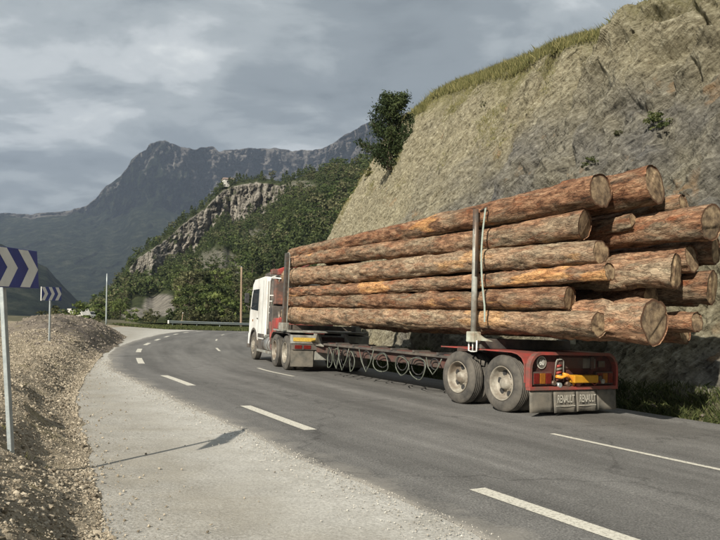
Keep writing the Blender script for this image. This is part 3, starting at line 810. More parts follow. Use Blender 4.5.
def mrock(C, yy, inb, nz):
    top = np.interp(C, mp_, mr); return np.clip(1.15 - (yy - top) / np.interp(C, mp_, np.maximum(mband, 1) * 1.15) + 1.3 * nz, 0, 1)
o, MP, _, _ = polar_hill('mountain', mp_, mr, mb, mZb, mZr, (0, mband), MAT['mountain'], 230, 150, 0.0021, mrock, pw=0.4, fine_=1.6)
lp = np.arange(-200, 150, 1.5)
lr = prof(lp, [(-200, 190), (-60, 222), (0, 243), (25, 256), (48, 268), (62, 285), (80, 303), (100, 322), (150, 350)]) + 1.0 * fbm(lp * 0.2, lp * 0 + 9, None, 4)
polar_hill('valley_slope', lp, lr, 372 + 0 * lp, 700 + 0 * lp, 1300 + 0 * lp, (0, 0 * lp), MAT['midhill'], 80, 60, 0.005, lambda C, yy, i, nz: np.clip(0.12 + 0.6 * nz, 0, 1))

# small pale house on the crest of the hill
_c = int(np.argmin(np.abs(hp - 229))); _p = Vector(HP[_c, 167])
hr_ = empty('hilltop_house', Matrix.Translation(_p + Vector((0, -3, 0))) @ Matrix.Rotation(0.5, 4, 'Z'))
tag(hr_, 'tiny pale house on the crest above the rocky band of the hill', 'house')
MB().box(-3, 3, -2.5, 2.5, -2, 2.6).build('wall', simple('house_render', (.5, .49, .45), (.6, .58, .53), 1, .9), hr_)
MB().prism([(-2.9, 2.6), (2.9, 2.6), (0, 4.2)], -3.3, 3.3, 'x').build('roof', simple('house_roof', (.16, .12, .10), (.24, .18, .15), 1, .9), hr_)
for xx in (-1.6, 1.2): MB().box(xx, xx + .9, -2.54, -2.505, .6, 1.8).build('window', MAT['glass'], hr_)

# haze: one closed box of thin air
hz = MB().box(-4200, 4200, -60, 5200, -110, 1150).build('haze', MAT['ground'])
hm = bpy.data.materials.new('thin_air'); hm.use_nodes = True
ht = hm.node_tree; ht.nodes.clear()
ho = ht.nodes.new('ShaderNodeOutputMaterial'); hv = ht.nodes.new('ShaderNodeVolumePrincipled')
hv.inputs['Color'].default_value = (0.60, 0.73, 0.95, 1); hv.inputs['Density'].default_value = 0.00011; hv.inputs['Anisotropy'].default_value = 0.2
ht.links.new(hv.outputs[0], ho.inputs['Volume'])
hz.data.materials.clear(); hz.data.materials.append(hm); tag(hz, kind='stuff')

# ================================================================== TREES
def crown(kind, n, seed, leaf=0.06):
    """unit tree (height 1): leaf quads spread through clumps. returns verts (4n,3), tint"""
    r = np.random.RandomState(seed)
    if kind == 'conifer':
        nb = 46
        hz_ = r.rand(nb) ** 0.85 * 0.86 + 0.12
        rad = (1 - hz_) * 0.27 + 0.02
        az = r.rand(nb) * 6.283
        f = r.rand(nb) * 0.5 + 0.55
        c = np.stack([np.cos(az) * rad * f, np.sin(az) * rad * f, hz_ - rad * 0.25], 1); cr = 0.035 + rad * 0.34; sq = 0.55
    elif kind == 'pine':
        nb = 34
        az = r.rand(nb) * 6.283; hz_ = 0.25 + 0.68 * r.rand(nb); w = 0.30 * np.sqrt(np.clip(1 - ((hz_ - 0.55) / 0.5) ** 2, 0.05, 1))
        f = r.rand(nb) ** 0.5
        c = np.stack([np.cos(az) * w * f, np.sin(az) * w * f, hz_], 1); cr = 0.06 + 0.05 * r.rand(nb); sq = 0.7
    elif kind == 'bush':
        nb = 22
        az = r.rand(nb) * 6.283; hz_ = 0.14 + 0.72 * r.rand(nb); w = 0.52 * np.sqrt(np.clip(1 - ((hz_ - 0.38) / 0.62) ** 2, 0.05, 1)); f = r.rand(nb) ** 0.5
        c = np.stack([np.cos(az) * w * f, np.sin(az) * w * f, hz_], 1); cr = 0.10 + 0.08 * r.rand(nb); sq = 0.8
    else:
        nb = 30
        az = r.rand(nb) * 6.283; hz_ = 0.22 + 0.68 * r.rand(nb); w = 0.36 * np.sqrt(np.clip(1 - ((hz_ - 0.52) / 0.52) ** 2, 0.05, 1)); f = r.rand(nb) ** 0.45
        c = np.stack([np.cos(az) * w * f, np.sin(az) * w * f, hz_], 1); cr = 0.07 + 0.06 * r.rand(nb); sq = 0.8
    ct = r.rand(nb)
    i = r.randint(0, nb, n)
    d = r.normal(size=(n, 3)); d /= np.linalg.norm(d, axis=1)[:, None]
    p = c[i] + d * (cr[i] * (0.45 + 0.55 * r.rand(n)))[:, None] * np.array([1, 1, sq])
    a = r.normal(size=(n, 3)); a /= np.linalg.norm(a, axis=1)[:, None]
    b = np.cross(a, d + 0.6 * r.normal(size=(n, 3))); b /= np.linalg.norm(b, axis=1)[:, None] + 1e-6
    s = leaf * (0.5 + r.rand(n))[:, None]
    V = np.stack([p - a * s * .5, p + b * s * .36, p + a * s * .5, p - b * s * .36], 1).reshape(-1, 3)
    tint = np.repeat(np.clip(ct[i] * 0.75 + 0.25 * r.rand(n) , 0, 1), 4)
    return V, tint
def crown_mesh(name, kind, n, seed, mat, leaf):
    V, tn = crown(kind, n, seed, leaf)
    return raw_mesh(name, V, np.arange(len(V)), 4, mat, False, attrs={'tint': tn})
def trunk_mesh(seed, top=0.8, r=0.022, limbs=6):
    rr = random.Random(seed); b = MB()
    pts = [Vector((0.02 * rr.uniform(-1, 1) * i, 0.02 * rr.uniform(-1, 1) * i, -0.04 + (top + 0.04) * i / 4)) for i in range(5)]
    b.tube(pts, [r * (1 - 0.2 * i) for i in range(5)], 6)
    for k in range(limbs):
        h = rr.uniform(0.25, top * 0.9); a = rr.uniform(0, 6.28); l = rr.uniform(0.10, 0.24)
        p = Vector((0, 0, h)); b.tube([p, p + Vector((math.cos(a) * l * .5, math.sin(a) * l * .5, l * .2)), p + Vector((math.cos(a) * l, math.sin(a) * l, l * .5))], [r * .4, r * .28, r * .12], 4)
    me = bpy.data.meshes.new('trunk'); me.from_pydata(b.V, [], b.F); me.materials.append(MAT['trunk']); return me

KINDS = {
    'conifer_tree': [('conifer', 'pine'), ('conifer', 'pine')],
    'pine_tree': [('pine', 'pine'), ('pine', 'pine')],
    'leafy_tree': [('round', 'broad'), ('round', 'olive')],
}
protos = []
for nm, vs in KINDS.items():
    for j, (kd, mt) in enumerate(vs):
        protos.append((nm, kd, mt, crown_mesh('crown', kd, 1300, 31 + 7 * len(protos), MAT[mt], 0.052), trunk_mesh(len(protos))))
def place_tree(pi, loc, h, rz, label, group, wide=1.0):
    nm, kd, mt, cm, tm = protos[pi]
    e = empty(nm, Matrix.Translation(loc) @ Matrix.Rotation(rz, 4, 'Z') @ Matrix.Diagonal((h * wide, h * wide, h, 1)))
    link('crown', cm, e); link('trunk', tm, e)
    tag(e, label, 'tree', group)
    return e
# candidate spots over the hill, spread by true ground area
nC, nV = HP.shape[0], 170
P = HP[:, :nV]; rk = HR[:, :nV]
e1 = P[1:, :-1] - P[:-1, :-1]; e2 = P[:-1, 1:] - P[:-1, :-1]
area = np.linalg.norm(np.cross(e1, e2), axis=2)
scr_a = 1.0 * np.abs(HYY[:-1, 1:] - HYY[:-1, :-1])           # photograph area of a cell
dens_ = area * np.clip(1 - rk[:-1, :-1] * 1.3, 0.16, 1) * (HC[:-1, :-1] < 385)
wgt = np.minimum(dens_ / 15.0, scr_a / 3.2 + 0 * dens_)
wgt = np.where((HC[:-1, :-1] > 122) & (HC[:-1, :-1] < 177) & (HYY[:-1, :-1] > 298), 0, wgt)
prob = (wgt / wgt.sum()).ravel()
ntree = int(min(wgt.sum(), 3000))
r_ = np.random.RandomState(21)
idx = r_.choice(len(prob), ntree, p=prob)
ci, vi = np.unravel_index(idx, wgt.shape)
fu, fv = r_.rand(ntree)[:, None], r_.rand(ntree)[:, None]
spots = P[ci, vi] * (1 - fu) * (1 - fv) + P[ci + 1, vi] * fu * (1 - fv) + P[ci, vi + 1] * (1 - fu) * fv + P[ci + 1, vi + 1] * fu * fv
px_s = 360 + F * spots[:, 0] / spots[:, 1]
hts = 2.6 + 5.8 * r_.rand(ntree) ** 1.5
hts = np.where(spots[:, 1] > 300, hts * 0.78, hts)
lowz = (spots[:, 1] < 190) & ((px_s < 180) | (px_s > 232))
hts = np.where(rk[ci, vi] > 0.4, hts * 0.55, hts)
hts = np.where(lowz, hts * 0.60, hts)
kindsel = np.where(fbm(spots[:, 0] * 0.03, spots[:, 1] * 0.02, None, 3) + 0.9 * (r_.rand(ntree) - 0.5) > 0.08, 1, 0)
pis = np.where(kindsel == 1, r_.randint(4, 6, ntree), r_.randint(0, 4, ntree))
order = np.argsort(spots[:, 1])
LAB = {'conifer_tree': 'dark pointed conifer among the trees of the hillside behind the bend',
       'pine_tree': 'dark round-topped pine among the trees of the hillside behind the bend',
       'leafy_tree': 'lighter leafy tree among the trees of the hillside behind the bend'}
GRP = {'conifer_tree': 'pointed conifers on the hillside', 'pine_tree': 'round-topped pines on the hillside', 'leafy_tree': 'leafy trees on the hillside'}
near_n = 0; far = []
for i in order:
    vis = 98 < px_s[i] < 345
    if near_n < 270 and vis:
        nm = protos[pis[i]][0]; q_ = px_s[i]
        what = {'conifer_tree': 'dark pointed conifer', 'pine_tree': 'dark round-topped pine', 'leafy_tree': 'green leafy tree'}[nm]
        if pis[i] == 5: what = 'dull olive leafy tree'
        size = 'small' if hts[i] < 2.6 else ('tall' if hts[i] > 4.6 else 'middling')
        side = ('left of the pale earth scar' if q_ < 130 else 'above the pale earth scar' if q_ < 170 else 'above the guardrail' if q_ < 205 else 'left of the wooden pole' if q_ < 240 else 'above the truck cab' if q_ < 285 else 'close to the rock cut')
        low_ = 'at the hill foot' if spots[i][1] < 125 else ('low on the hill' if spots[i][1] < 180 else 'higher on the hill')
        place_tree(int(pis[i]), Vector(spots[i]), float(hts[i]), float(r_.rand() * 6.28), size + ' ' + what + ' ' + low_ + ', ' + side, GRP[nm], 1.1)
        near_n += 1
    else: far.append(i)
# the rest of the wood as one mass per foliage colour
lib = {}
for j, (kd, mt) in enumerate([('conifer', 'pine'), ('pine', 'pine'), ('round', 'broad'), ('round', 'olive')]):
    lib[j] = (mt, crown(kd, 190, 400 + j, 0.11))
acc = {'pine': ([], []), 'broad': ([], []), 'olive': ([], [])}
for i in far:
    j = {0: 0, 1: 0, 2: 1, 3: 1, 4: 2, 5: 3}[int(pis[i])]
    mt, (V, tn) = lib[j]; a = r_.rand() * 6.28; c_, s_ = math.cos(a), math.sin(a); h_ = hts[i]
    R = np.array([[c_, s_, 0], [-s_, c_, 0], [0, 0, 1]])
    acc[mt][0].append((V @ R) * np.array([h_ * 1.15, h_ * 1.15, h_]) + spots[i]); acc[mt][1].append(np.clip(tn * .7 + .3 * r_.rand(), 0, 1))
for mt, (vs, ts) in acc.items():
    V = np.concatenate(vs)
    tag(link('forest', raw_mesh('forest', V, np.arange(len(V)), 4, MAT[mt], False, attrs={'tint': np.concatenate(ts)})), kind='stuff')

def ground_z(x, y): return float(plane_z(x, y)) - 0.05
# bushes by the bend, single ones
bushes = [(186, 322, 98, 2.6, 'olive', 'wide olive bush behind the left end of the guardrail'),
          (205, 322, 98, 3.6, 'olive', 'tall dusty bush behind the middle of the guardrail'),
          (217, 320, 100, 5.2, 'broad', 'bright green rounded bush behind the guardrail, left of the wooden pole'),
          (228, 322, 99, 3.0, 'olive', 'small dull bush between the bright bush and the wooden pole'),
          (150, 322, 96, 2.2, 'olive', 'low olive scrub left of the guardrail end'),
          (133, 322, 94, 2.0, 'broad', 'low green scrub right of the thin grey pole'),
          (176, 321, 102, 2.4, 'pine', 'dark green bush at the foot of the pale earth scar')]
bm_cache = {}
def place_bush(x, y, z, w, h, mt, label, group=None, n=900, leaf=0.085, kind='bush', name='bush', seed=None):
    key = (mt, n, leaf, kind, seed)
    if key not in bm_cache: bm_cache[key] = crown_mesh('foliage', kind, n, 77 + len(bm_cache), MAT[mt], leaf)
    o = link(name, bm_cache[key], None, Matrix.Translation((x, y, z)) @ Matrix.Rotation(random.uniform(0, 6), 4, 'Z') @ Matrix.Diagonal((w, w, h, 1)))
    return tag(o, label, 'bush', group)
for px, py, Yd, hh, mt, lb in bushes:
    x = (px - 360) / F * Yd
    place_bush(x, Yd, ground_z(x, Yd) + 0.2, hh * 1.15, hh, mt, lb)
for px, ytop, Yd, w, mt, lb in [(42, 313, 62, 3.2, 'olive', 'low olive bush beyond the bank, left of the second chevron sign'),
                             (57, 303, 75, 3.8, 'olive', 'olive green bush beyond the bank, right of the second chevron sign'),
                             (68, 309, 72, 2.8, 'broad', 'green bush beyond the bank beside the parked pale van'),
                             (84, 300, 105, 6.5, 'broad', 'round green tree behind the parked pale cars'),
                             (98, 314, 92, 2.0, 'olive', 'small bush between the pale car and the thin pole')]:
    p = at(px, ytop, Yd); zb = ground_z(p.x, Yd) - 1.2 - float(drop(np.array([p.x]), np.array([Yd]))[0]) * 0.4
    place_bush(p.x, Yd, zb, w, p.z - zb, mt, lb)

# ---- tree standing on the brow of the cut
def brow_tree():
    base = at(389, 138, 38.5)
    base.z -= 1.15
    root = empty('juniper_tree', Matrix.Translation(base) @ Matrix.Scale(0.78, 4))
    tag(root, 'dark bushy juniper standing on the brow where the rock cut meets the sky', 'tree')
    rr = random.Random(4); r = np.random.RandomState(9)
    b = MB(); tips = []
    b.tube([(0, 0, -0.8), (0.05, 0, 0.8), (0.2, 0, 1.9), (0.35, 0, 2.9), (0.45, 0, 3.9), (0.5, 0, 4.7)], [0.16, 0.13, 0.10, 0.07, 0.045, 0.02], 8)
    limb = MB()
    for k in range(54):
        h = rr.uniform(-0.6, 4.3); a = rr.uniform(0, 6.28)
        w = 2.05 * max(0.10, 1 - max(h, 0) / 4.9) ** 0.65 * rr.uniform(0.45, 1.25)
        p = Vector((0.11 * h, 0, h)); q_ = p + Vector((math.cos(a) * w, math.sin(a) * w, w * rr.uniform(0.25, 0.8)))
        m_ = (p + q_) / 2 + Vector((0, 0, -0.08 * w))
        limb.tube([p, m_, q_], [0.035, 0.022, 0.008], 5)
        tips.append((p, m_, q_))
    b.build('trunk', MAT['trunk'], root); limb.build('limbs', MAT['trunk'], root)
    pts = []; tn = []
    for (p, m_, q_) in tips:
        ct = rr.random()
        for j in range(240):
            u = rr.random() ** 0.6
            c = (p.lerp(m_, u * 2) if u < .5 else m_.lerp(q_, u * 2 - 1))
            sp_ = 0.12 + 0.20 * math.sin(min(u, 0.9) * 3.3)
            pts.append(c + Vector((rr.gauss(0, sp_), rr.gauss(0, sp_), rr.gauss(0, sp_ * .8)))); tn.append(0.65 * ct + 0.35 * rr.random())
    pts = np.array([tuple(p) for p in pts]); n = len(pts)
    a = r.normal(size=(n, 3)); a[:, 2] += 0.7; a /= np.linalg.norm(a, axis=1)[:, None]
    bb = np.cross(a, r.normal(size=(n, 3))); bb /= np.linalg.norm(bb, axis=1)[:, None]
    s = 0.085 + 0.07 * r.rand(n)[:, None]
    V = np.stack([pts - a * s, pts + bb * s * .34, pts + a * s, pts - bb * s * .34], 1).reshape(-1, 3)
    link('crown', raw_mesh('crown', V, np.arange(len(V)), 4, MAT['juniper'], False, attrs={'tint': np.repeat(tn, 4)}), root)
brow_tree()

# ---- grass tufts
def tufts(name, pts, hmin, hmax, mat, blades=5, spread=0.12, seed=1, wid=0.02, lean=0.35):
    r = np.random.RandomState(seed); n = len(pts) * blades
    p = np.repeat(pts, blades, 0) + np.concatenate([r.normal(size=(n, 2)) * spread, np.zeros((n, 1)) - 0.03], 1)
    h = (hmin + (hmax - hmin) * r.rand(n))[:, None]
    a = r.rand(n) * 6.283; w = np.stack([np.cos(a), np.sin(a), 0 * a], 1) * wid * (0.5 + r.rand(n))[:, None]
    ln = r.normal(size=(n, 3)) * lean; ln[:, 2] = 1; tip = p + ln * h
    mid = p + ln * h * 0.55 * np.array([0.6, 0.6, 1])
    V = np.stack([p - w, p + w, mid + w * .8, tip, mid - w * .8], 1).reshape(-1, 3)
    t_ = np.repeat(r.rand(n), 5)
    return tag(link(name, raw_mesh(name, V, np.arange(len(V)), 5, mat, False, attrs={'tint': t_})), kind='stuff')
r_ = np.random.RandomState(55)
def pick(mask_w, n):
    w = mask_w.ravel(); w = w / w.sum(); i = r_.choice(len(w), n, p=w); return Pc.reshape(-1, 3)[i] + r_.normal(size=(n, 3)) * np.array([.08, .08, 0])
dS = np.gradient(ss)[:, None] + 0 * TT; dT = np.gradient(tt)[None, :] + 0 * TT
lim = (SS > sa + 1) & (SS < s25 + 45)
rim = ((TT > 0.985) & (TT < 1.25) & lim) * dS * dT
tufts('rim_grass', pick(rim, 26000), 0.12, 0.42, MAT['grass'], 8, 0.12, 3, 0.0075, 0.40)
patch = (smooth(0.2, 0.45, fbm(A * .55 + 31, HH * .6, None, 4)) * smooth(7, 10, HH) * ((TT < 1.0) & lim)) * dS * dT
tufts('face_grass', pick(patch, 1800), 0.05, 0.18, MAT['grass'], 7, 0.07, 4, 0.006, 0.5)
# far end of the brow: scrub running down towards the hill
toe = ((TT > 0.0) & (TT < 0.10) & lim) * dS * dT
tufts('roadside_weeds', pick(toe, 14000), 0.04, 0.20, MAT['verge'], 8, 0.09, 5, 0.008, 0.7)
vp = []
for i in range(5200):
    u, v = r_.rand(), r_.rand(); x, y, z = verge_pt(u, v)
    if y > 0: vp.append((x, y, z))
tufts('verge_grass', np.array(vp), 0.08, 0.30, MAT['verge'], 4, 0.2, 6, 0.04, 0.4)
vg = np.array([[verge_pt(u, v) for v in np.linspace(0, 1, 20)] for u in np.linspace(0, 1, 30)])
vg[:, :, 2] += 0.02
tag(link('grass_verge', raw_mesh('grass_verge', vg.reshape(-1, 3), grid_faces(30, 20), 4, simple('verge_soil', (0.10, 0.11, 0.04), (0.22, 0.20, 0.10), 2, 0.95, spec=0.1), True)), kind='structure')

# small plants growing out of the rock
from mathutils.bvhtree import BVHTree
def cut_hit(px, py):
    dx, dz = ray(px, py); d = Vector((dx, 1, dz)).normalized()
    global _bvh
    if '_bvh' not in globals():
        st = 3
        sub = Pc[::st, ::st]; fc = grid_faces(*sub.shape[:2])
        _bvh = BVHTree.FromPolygons([tuple(v) for v in sub.reshape(-1, 3)], [tuple(f) for f in fc])
    h = _bvh.ray_cast(Vector((0, 0, CAMH)), d); return h[0]
for px, py, w, hh, mt, lb in [(658, 130, .62, .62, 'verge', 'round green tuft growing alone on the rock face above the log ends'),
                          (590, 166, .42, .36, 'verge', 'small green plant on the rock just above the topmost log end'),
                          (618, 134, .28, .22, 'olive', 'tiny grey green plant left of the round tuft on the rock'),
                          (368, 176, .9, .7, 'grass', 'pale dry shrub on the far shoulder of the rock face'),
                          (484, 105, .3, .24, 'olive', 'lone small weed on the upper middle of the rock face')]:
    h = cut_hit(px, py)
    if h is None: continue
    place_bush(h.x, h.y, h.z - 0.08, w * 1.1, hh, mt, lb, n=700, leaf=0.09, name='rock_plant')

# ---- loose stones
def rocks(name, pts, sizes, mat, seed, flat=0.7):
    ico = bmesh.new(); bmesh.ops.create_icosphere(ico, subdivisions=1, radius=1)
    bv = np.array([v.co[:] for v in ico.verts]); bf = np.array([[v.index for v in f.verts] for f in ico.faces]); ico.free()
    r = np.random.RandomState(seed); n = len(pts)
    a = r.rand(n) * 6.283; c, s = np.cos(a), np.sin(a)
    v = bv[None] * (0.65 + 0.7 * r.rand(n, len(bv), 1)) * (np.array([1, 0.75, flat])[None, None] * (0.7 + 0.6 * r.rand(n, 1, 3)))
    x = v[..., 0] * c[:, None] - v[..., 1] * s[:, None]; y = v[..., 0] * s[:, None] + v[..., 1] * c[:, None]
    v = np.stack([x, y, v[..., 2]], -1) * sizes[:, None, None] + pts[:, None, :]
    f = (bf[None] + (np.arange(n) * len(bv))[:, None, None]).reshape(-1)
    return tag(link(name, raw_mesh(name, v.reshape(-1, 3), f, 3, mat, False, attrs={'tint': np.repeat(r.rand(n), len(bv))})), kind='stuff')
n = 52000
d_ = r_.rand(n) ** 1.35 * 3.2 - 0.08; y_ = 3.2 * np.exp(r_.rand(n) * 2.1)
x_ = edgeX(y_) - d_
h_, _ = bank_h(x_, y_); z_ = plane_z(x_, y_) + np.maximum(h_, -0.008)
sz = 0.0035 + 0.017 * r_.rand(n) ** 8 + 0.0007 * y_
k_ = vnoise(x_ * 2.3, y_ * 2.3) + 0.9 * r_.rand(n) > 0.5; x_, y_, z_, sz = x_[k_], y_[k_], z_[k_], sz[k_]
sz = sz * (0.6 + 0.9 * vnoise(x_ * 1.6 + 20, y_ * 1.6))
rocks('loose_gravel', np.stack([x_, y_, z_ + sz * .05], 1), sz, MAT['stone'], 4)
y_ = 3.6 * np.exp(r_.rand(420) * 1.9); x_ = edgeX(y_) - 0.35 - r_.rand(420) * 2.8
h_, _ = bank_h(x_, y_); k_ = vnoise(x_ * 1.5 + 70, y_ * 1.5) > 0.6
tufts('bank_weeds', np.stack([x_, y_, plane_z(x_, y_) + h_], 1)[k_], 0.02, 0.09, MAT['grass'], 9, 0.035, 12, 0.0035, 0.8)
n = 3800                                           # pale chips along the asphalt edge
y_ = 4.3 * np.exp(r_.rand(n) * 1.7); x_ = roadleft(y_) - 0.35 - np.abs(r_.normal(size=n)) * 0.40 + 0.16
rocks('gravel_chips', np.stack([x_, y_, plane_z(x_, y_) + 0.001], 1), 0.0025 + 0.006 * r_.rand(n) ** 4 + 0.0003 * y_, MAT['pebble'], 6)
n = 2200                                           # strays over the shoulder
y_ = 4.3 * np.exp(r_.rand(n) * 1.7); x_ = edgeX(y_) + np.abs(r_.normal(size=n)) ** 2 * 0.22
rocks('stray_stones', np.stack([x_, y_, plane_z(x_, y_)], 1), 0.004 + 0.014 * r_.rand(n) ** 5, MAT['stone'], 8)
n = 6000                                           # dark rubble of the heap
u_ = r_.rand(n) * 2 - 1; v_ = r_.rand(n) * 2 - 1
x_ = -14.0 + 14 * u_ * -.32 + 3.4 * v_ * .947; y_ = 35 + 14 * u_ * .947 + 3.4 * v_ * .32
k_ = (u_ ** 2 + v_ ** 2 < 1) & (edgeX(y_) - x_ > 0); x_, y_ = x_[k_], y_[k_]
h_, _ = bank_h(x_, y_)
rocks('heap_rubble', np.stack([x_, y_, plane_z(x_, y_) + h_], 1), 0.02 + 0.06 * r_.rand(len(x_)) ** 3, MAT['darkstone'], 9)
# rocks fallen from the cut at its foot
n = 500
fp = pick(((TT > 0.01) & (TT < 0.07) & lim) * dS * dT, n)
rocks('fallen_shale', fp, 0.02 + 0.10 * r_.rand(n) ** 3, MAT['darkstone'], 10, 0.5)
# the bigger stones of the bank, one object each
ico = bmesh.new(); bmesh.ops.create_icosphere(ico, subdivisions=2, radius=1)
base_co = [v.co.copy() for v in ico.verts]
stone_me = []
for k in range(5):
    for v, c in zip(ico.verts, base_co):
        n_ = c.normalized(); j = float(fbm(np.array([n_.x * 1.6 + 9 * k]), np.array([n_.y * 1.6]), np.array([n_.z * 1.6]), 3)[0])
        v.co = Vector((n_.x, n_.y * .8, n_.z * .62)) * (1 + 0.75 * j)
    me = bpy.data.meshes.new('stone'); ico.to_mesh(me); me.materials.append(MAT['stone']); stone_me.append(me)
ico.free()
for k in range(70):
    y = 4.2 * math.exp(random.random() * 1.0); x = float(edgeX(y)) - random.random() ** 1.3 * 1.6 + 0.05
    s = random.uniform(0.014, 0.032)
    o = link('stone', stone_me[k % 5], None, Matrix.Translation((x, y, max(bank_z(x, y), plane_z(x, y)) + s * .25)) @ Matrix.Rotation(random.uniform(0, 6), 4, 'Z') @ Matrix.Diagonal((s, s, s, 1)))
    tag(o, 'one of the fist-sized brown stones on the edge of the bank', 'stone', 'larger stones on the stony bank')

# ================================================================== SIGNS, POLES, GUARDRAIL
def chevron_sign(px, zlow_px, Yd, yaw, w, h, ztop, label, rivet=True, roll=0.0):
    x = (px - 360) / F * Yd
    zb = bank_z(x, Yd) - 0.15
    root = empty('chevron_sign', Matrix.Translation((x, Yd, zb)) @ Matrix.Rotation(math.radians(roll), 4, 'Y') @ Matrix.Rotation(yaw, 4, 'Z'))
    tag(root, label, 'road sign', 'blue chevron signs on the outside of the bend')
    H = ztop - zb
    lean = 0.0
    po = MB(); po.box(-0.028, 0.028, -0.02, 0.02, 0, H - h * 0.25)
    po.build('post', MAT['galv'], root, bevel=0.006)
    z0 = H - h
    pn = MB(); pn.box(-w / 2, w / 2, -0.052, -0.034, z0, H)
    panel = pn.build('sign_panel', MAT['signblue'], root, bevel=0.004)
    bk = MB(); 
    for zz_ in (z0 + h * .25, z0 + h * .7): bk.box(-w * .42, w * .42, -0.033, -0.021, zz_ - .015, zz_ + .015)
    bk.build('bracket', MAT['galv'], root)
    # chevrons pointing right: three white arrows
    nchev = 3; pit = w / nchev; th = pit * 0.47; tipd = pit * 0.46
    for i in range(nchev):
        xr = w / 2 - 0.008 - i * pit              # tip
        a = xr - tipd
        poly = [(a - th, z0 + .008), (a, z0 + .008), (xr, z0 + h / 2), (a, z0 + h - .008), (a - th, z0 + h - .008), (xr - th, z0 + h / 2)]
        m_ = MB().prism(poly, -0.0555, -0.0525, 'y'); m_.build('chevron', MAT['signwhite'], root)
    bd = MB()
    bd.box(-w/2 - .004, -w/2 + .012, -0.056, -0.03, z0 - .002, H + .002)
    bd.build('edge_strip', MAT['signwhite'], root)
    if rivet:
        for zz_ in (z0 + h * .25, z0 + h * .7):
            MB().cyl((-w * .3, -0.053, zz_), (-w * .3, -0.057, zz_), 0.012, n=10).build('rivet', MAT['galv'], root)
    return root
Y1 = 6.48
chevron_sign(16.5, 418, Y1 - .05, math.radians(87), 1.12, 0.375, at(8, 247, Y1).z, 'large near blue and white chevron sign cut off by the left edge', roll=-4.4)
Y2 = 22.6
chevron_sign(50.5, 343, Y2, math.radians(70), 0.86, 0.44, at(50, 287, Y2).z, 'small distant blue and white chevron sign further along the bank')

def pole(px, ytop, Yd, r0, r1, mat, label, name, arm=False):
    p = at(px, ytop, Yd); zb = ground_z(p.x, Yd) - 0.5
    root = empty(name, Matrix.Translation((p.x, Yd, zb)))
    tag(root, label, 'utility pole')
    H = p.z - zb
    b = MB(); b.tube([(0, 0, H * i / 6) for i in range(7)], [r0 + (r1 - r0) * i / 6 for i in range(7)], 12); b.build('shaft', mat, root)
    c = MB().cyl((0, 0, H), (0, 0, H + .06), r1 * 1.15, r1 * .5, 10); c.build('cap', MAT['galv'], root)
    if arm:
        MB().box(-0.5, 0.5, -r1 - .1, -r1 - .003, H - .55, H - .45).build('crossarm', mat, root, bevel=0.01)
        for xx in (-.4, 0.0, .4): MB().cyl((xx, -r1 - .05, H - .45), (xx, -r1 - .05, H - .28), .035, .03, 8).build('insulator', MAT['signwhite'], root)
        MB().box(-.07, .07, -r1 - .1, -r1, H * .55, H * .55 + .35).build('junction_box', MAT['grey'], root, bevel=0.01)
    return root
pole(107, 274, 88, 0.10, 0.075, MAT['galv'], 'thin grey pole standing beyond the dark heap on the left', 'utility_pole')
pole(241.5, 267, 92, 0.155, 0.12, MAT['wood_pole'], 'brown wooden pole behind the guardrail just left of the cab', 'utility_pole')
# slim bollard post by the guardrail
bp = G(182, 326.5)
pr = empty('marker_post', Matrix.Translation((at(181, 320, 84).x, 84, ground_z(at(181, 320, 84).x, 84))) @ Matrix.Rotation(math.radians(7), 4, 'Y'))
tag(pr, 'thin leaning stake standing behind the guardrail end', 'post')
MB().cyl((0, 0, 0), (0, 0, 1.7), 0.05, 0.04, 8).build('shaft', MAT['wood_pole'], pr)
MB().cyl((0, 0, 1.72), (0, 0, 1.85), 0.055, 0.05, 8).build('cap', MAT['signwhite'], pr)

# guardrail
gx = [(-22.2, 81.5), (-20.4, 83.6), (-18.4, 85.8), (-16.2, 88), (-13.6, 91), (-10.5, 94.5), (-6.5, 98), (-2, 101.5), (4, 105)]
gc = catmull(gx, 0.5)
gz = np.array([plane_z(a, b) + 0.62 for a, b in gc])
gp = np.column_stack([gc, gz])
tg = np.gradient(gc, axis=0); tg /= np.linalg.norm(tg, axis=1)[:, None]
gr_root = empty('guardrail', Matrix.Translation((gp[0][0], gp[0][1], plane_z(*gc[0]))))
tag(gr_root, 'long pale metal guardrail round the far side of the bend', 'guardrail')
pf = [(-0.0, .155), (.04, .12), (.075, .09), (.04, .06), (.0, .03), (0, -.03), (.04, -.06), (.075, -.09), (.04, -.12), (0, -.155)]
o0 = Vector(gr_root.location)
V = []
for th in (0, -0.008):
    for i in range(len(gp)):
        nrm = np.array([tg[i][1], -tg[i][0]])
        for a, b_ in pf: V.append((gp[i][0] + nrm[0] * (a + th) - o0.x, gp[i][1] + nrm[1] * (a + th) - o0.y, gp[i][2] + b_ - o0.z))
nf = len(gp); m = len(pf)
fa = grid_faces(nf, m); fb = grid_faces(nf, m)[:, ::-1] + nf * m
link('rail', raw_mesh('rail', np.array(V), np.concatenate([fa, fb]), 4, MAT['galv'], True), gr_root)
MB().box(gp[0][0] - o0.x - .12, gp[0][0] - o0.x + .05, gp[0][1] - o0.y - .12, gp[0][1] - o0.y + .1, 0.42, 0.82).build('end_terminal', MAT['signwhite'], gr_root, bevel=.03)
acc_ = 0
for i in range(1, len(gp)):
    acc_ += np.linalg.norm(gp[i] - gp[i - 1])
    if acc_ > 3.2 or i == 1:
        acc_ = 0; x, y = gp[i][0] - o0.x, gp[i][1] - o0.y
        zt = gp[i][2] - o0.z + .10; MB().box(x - .05 - .06 * tg[i][1], x + .05 - .06 * tg[i][1], y + .0, y + .1, zt - 1.1, zt).build('post', MAT['galv'], gr_root)

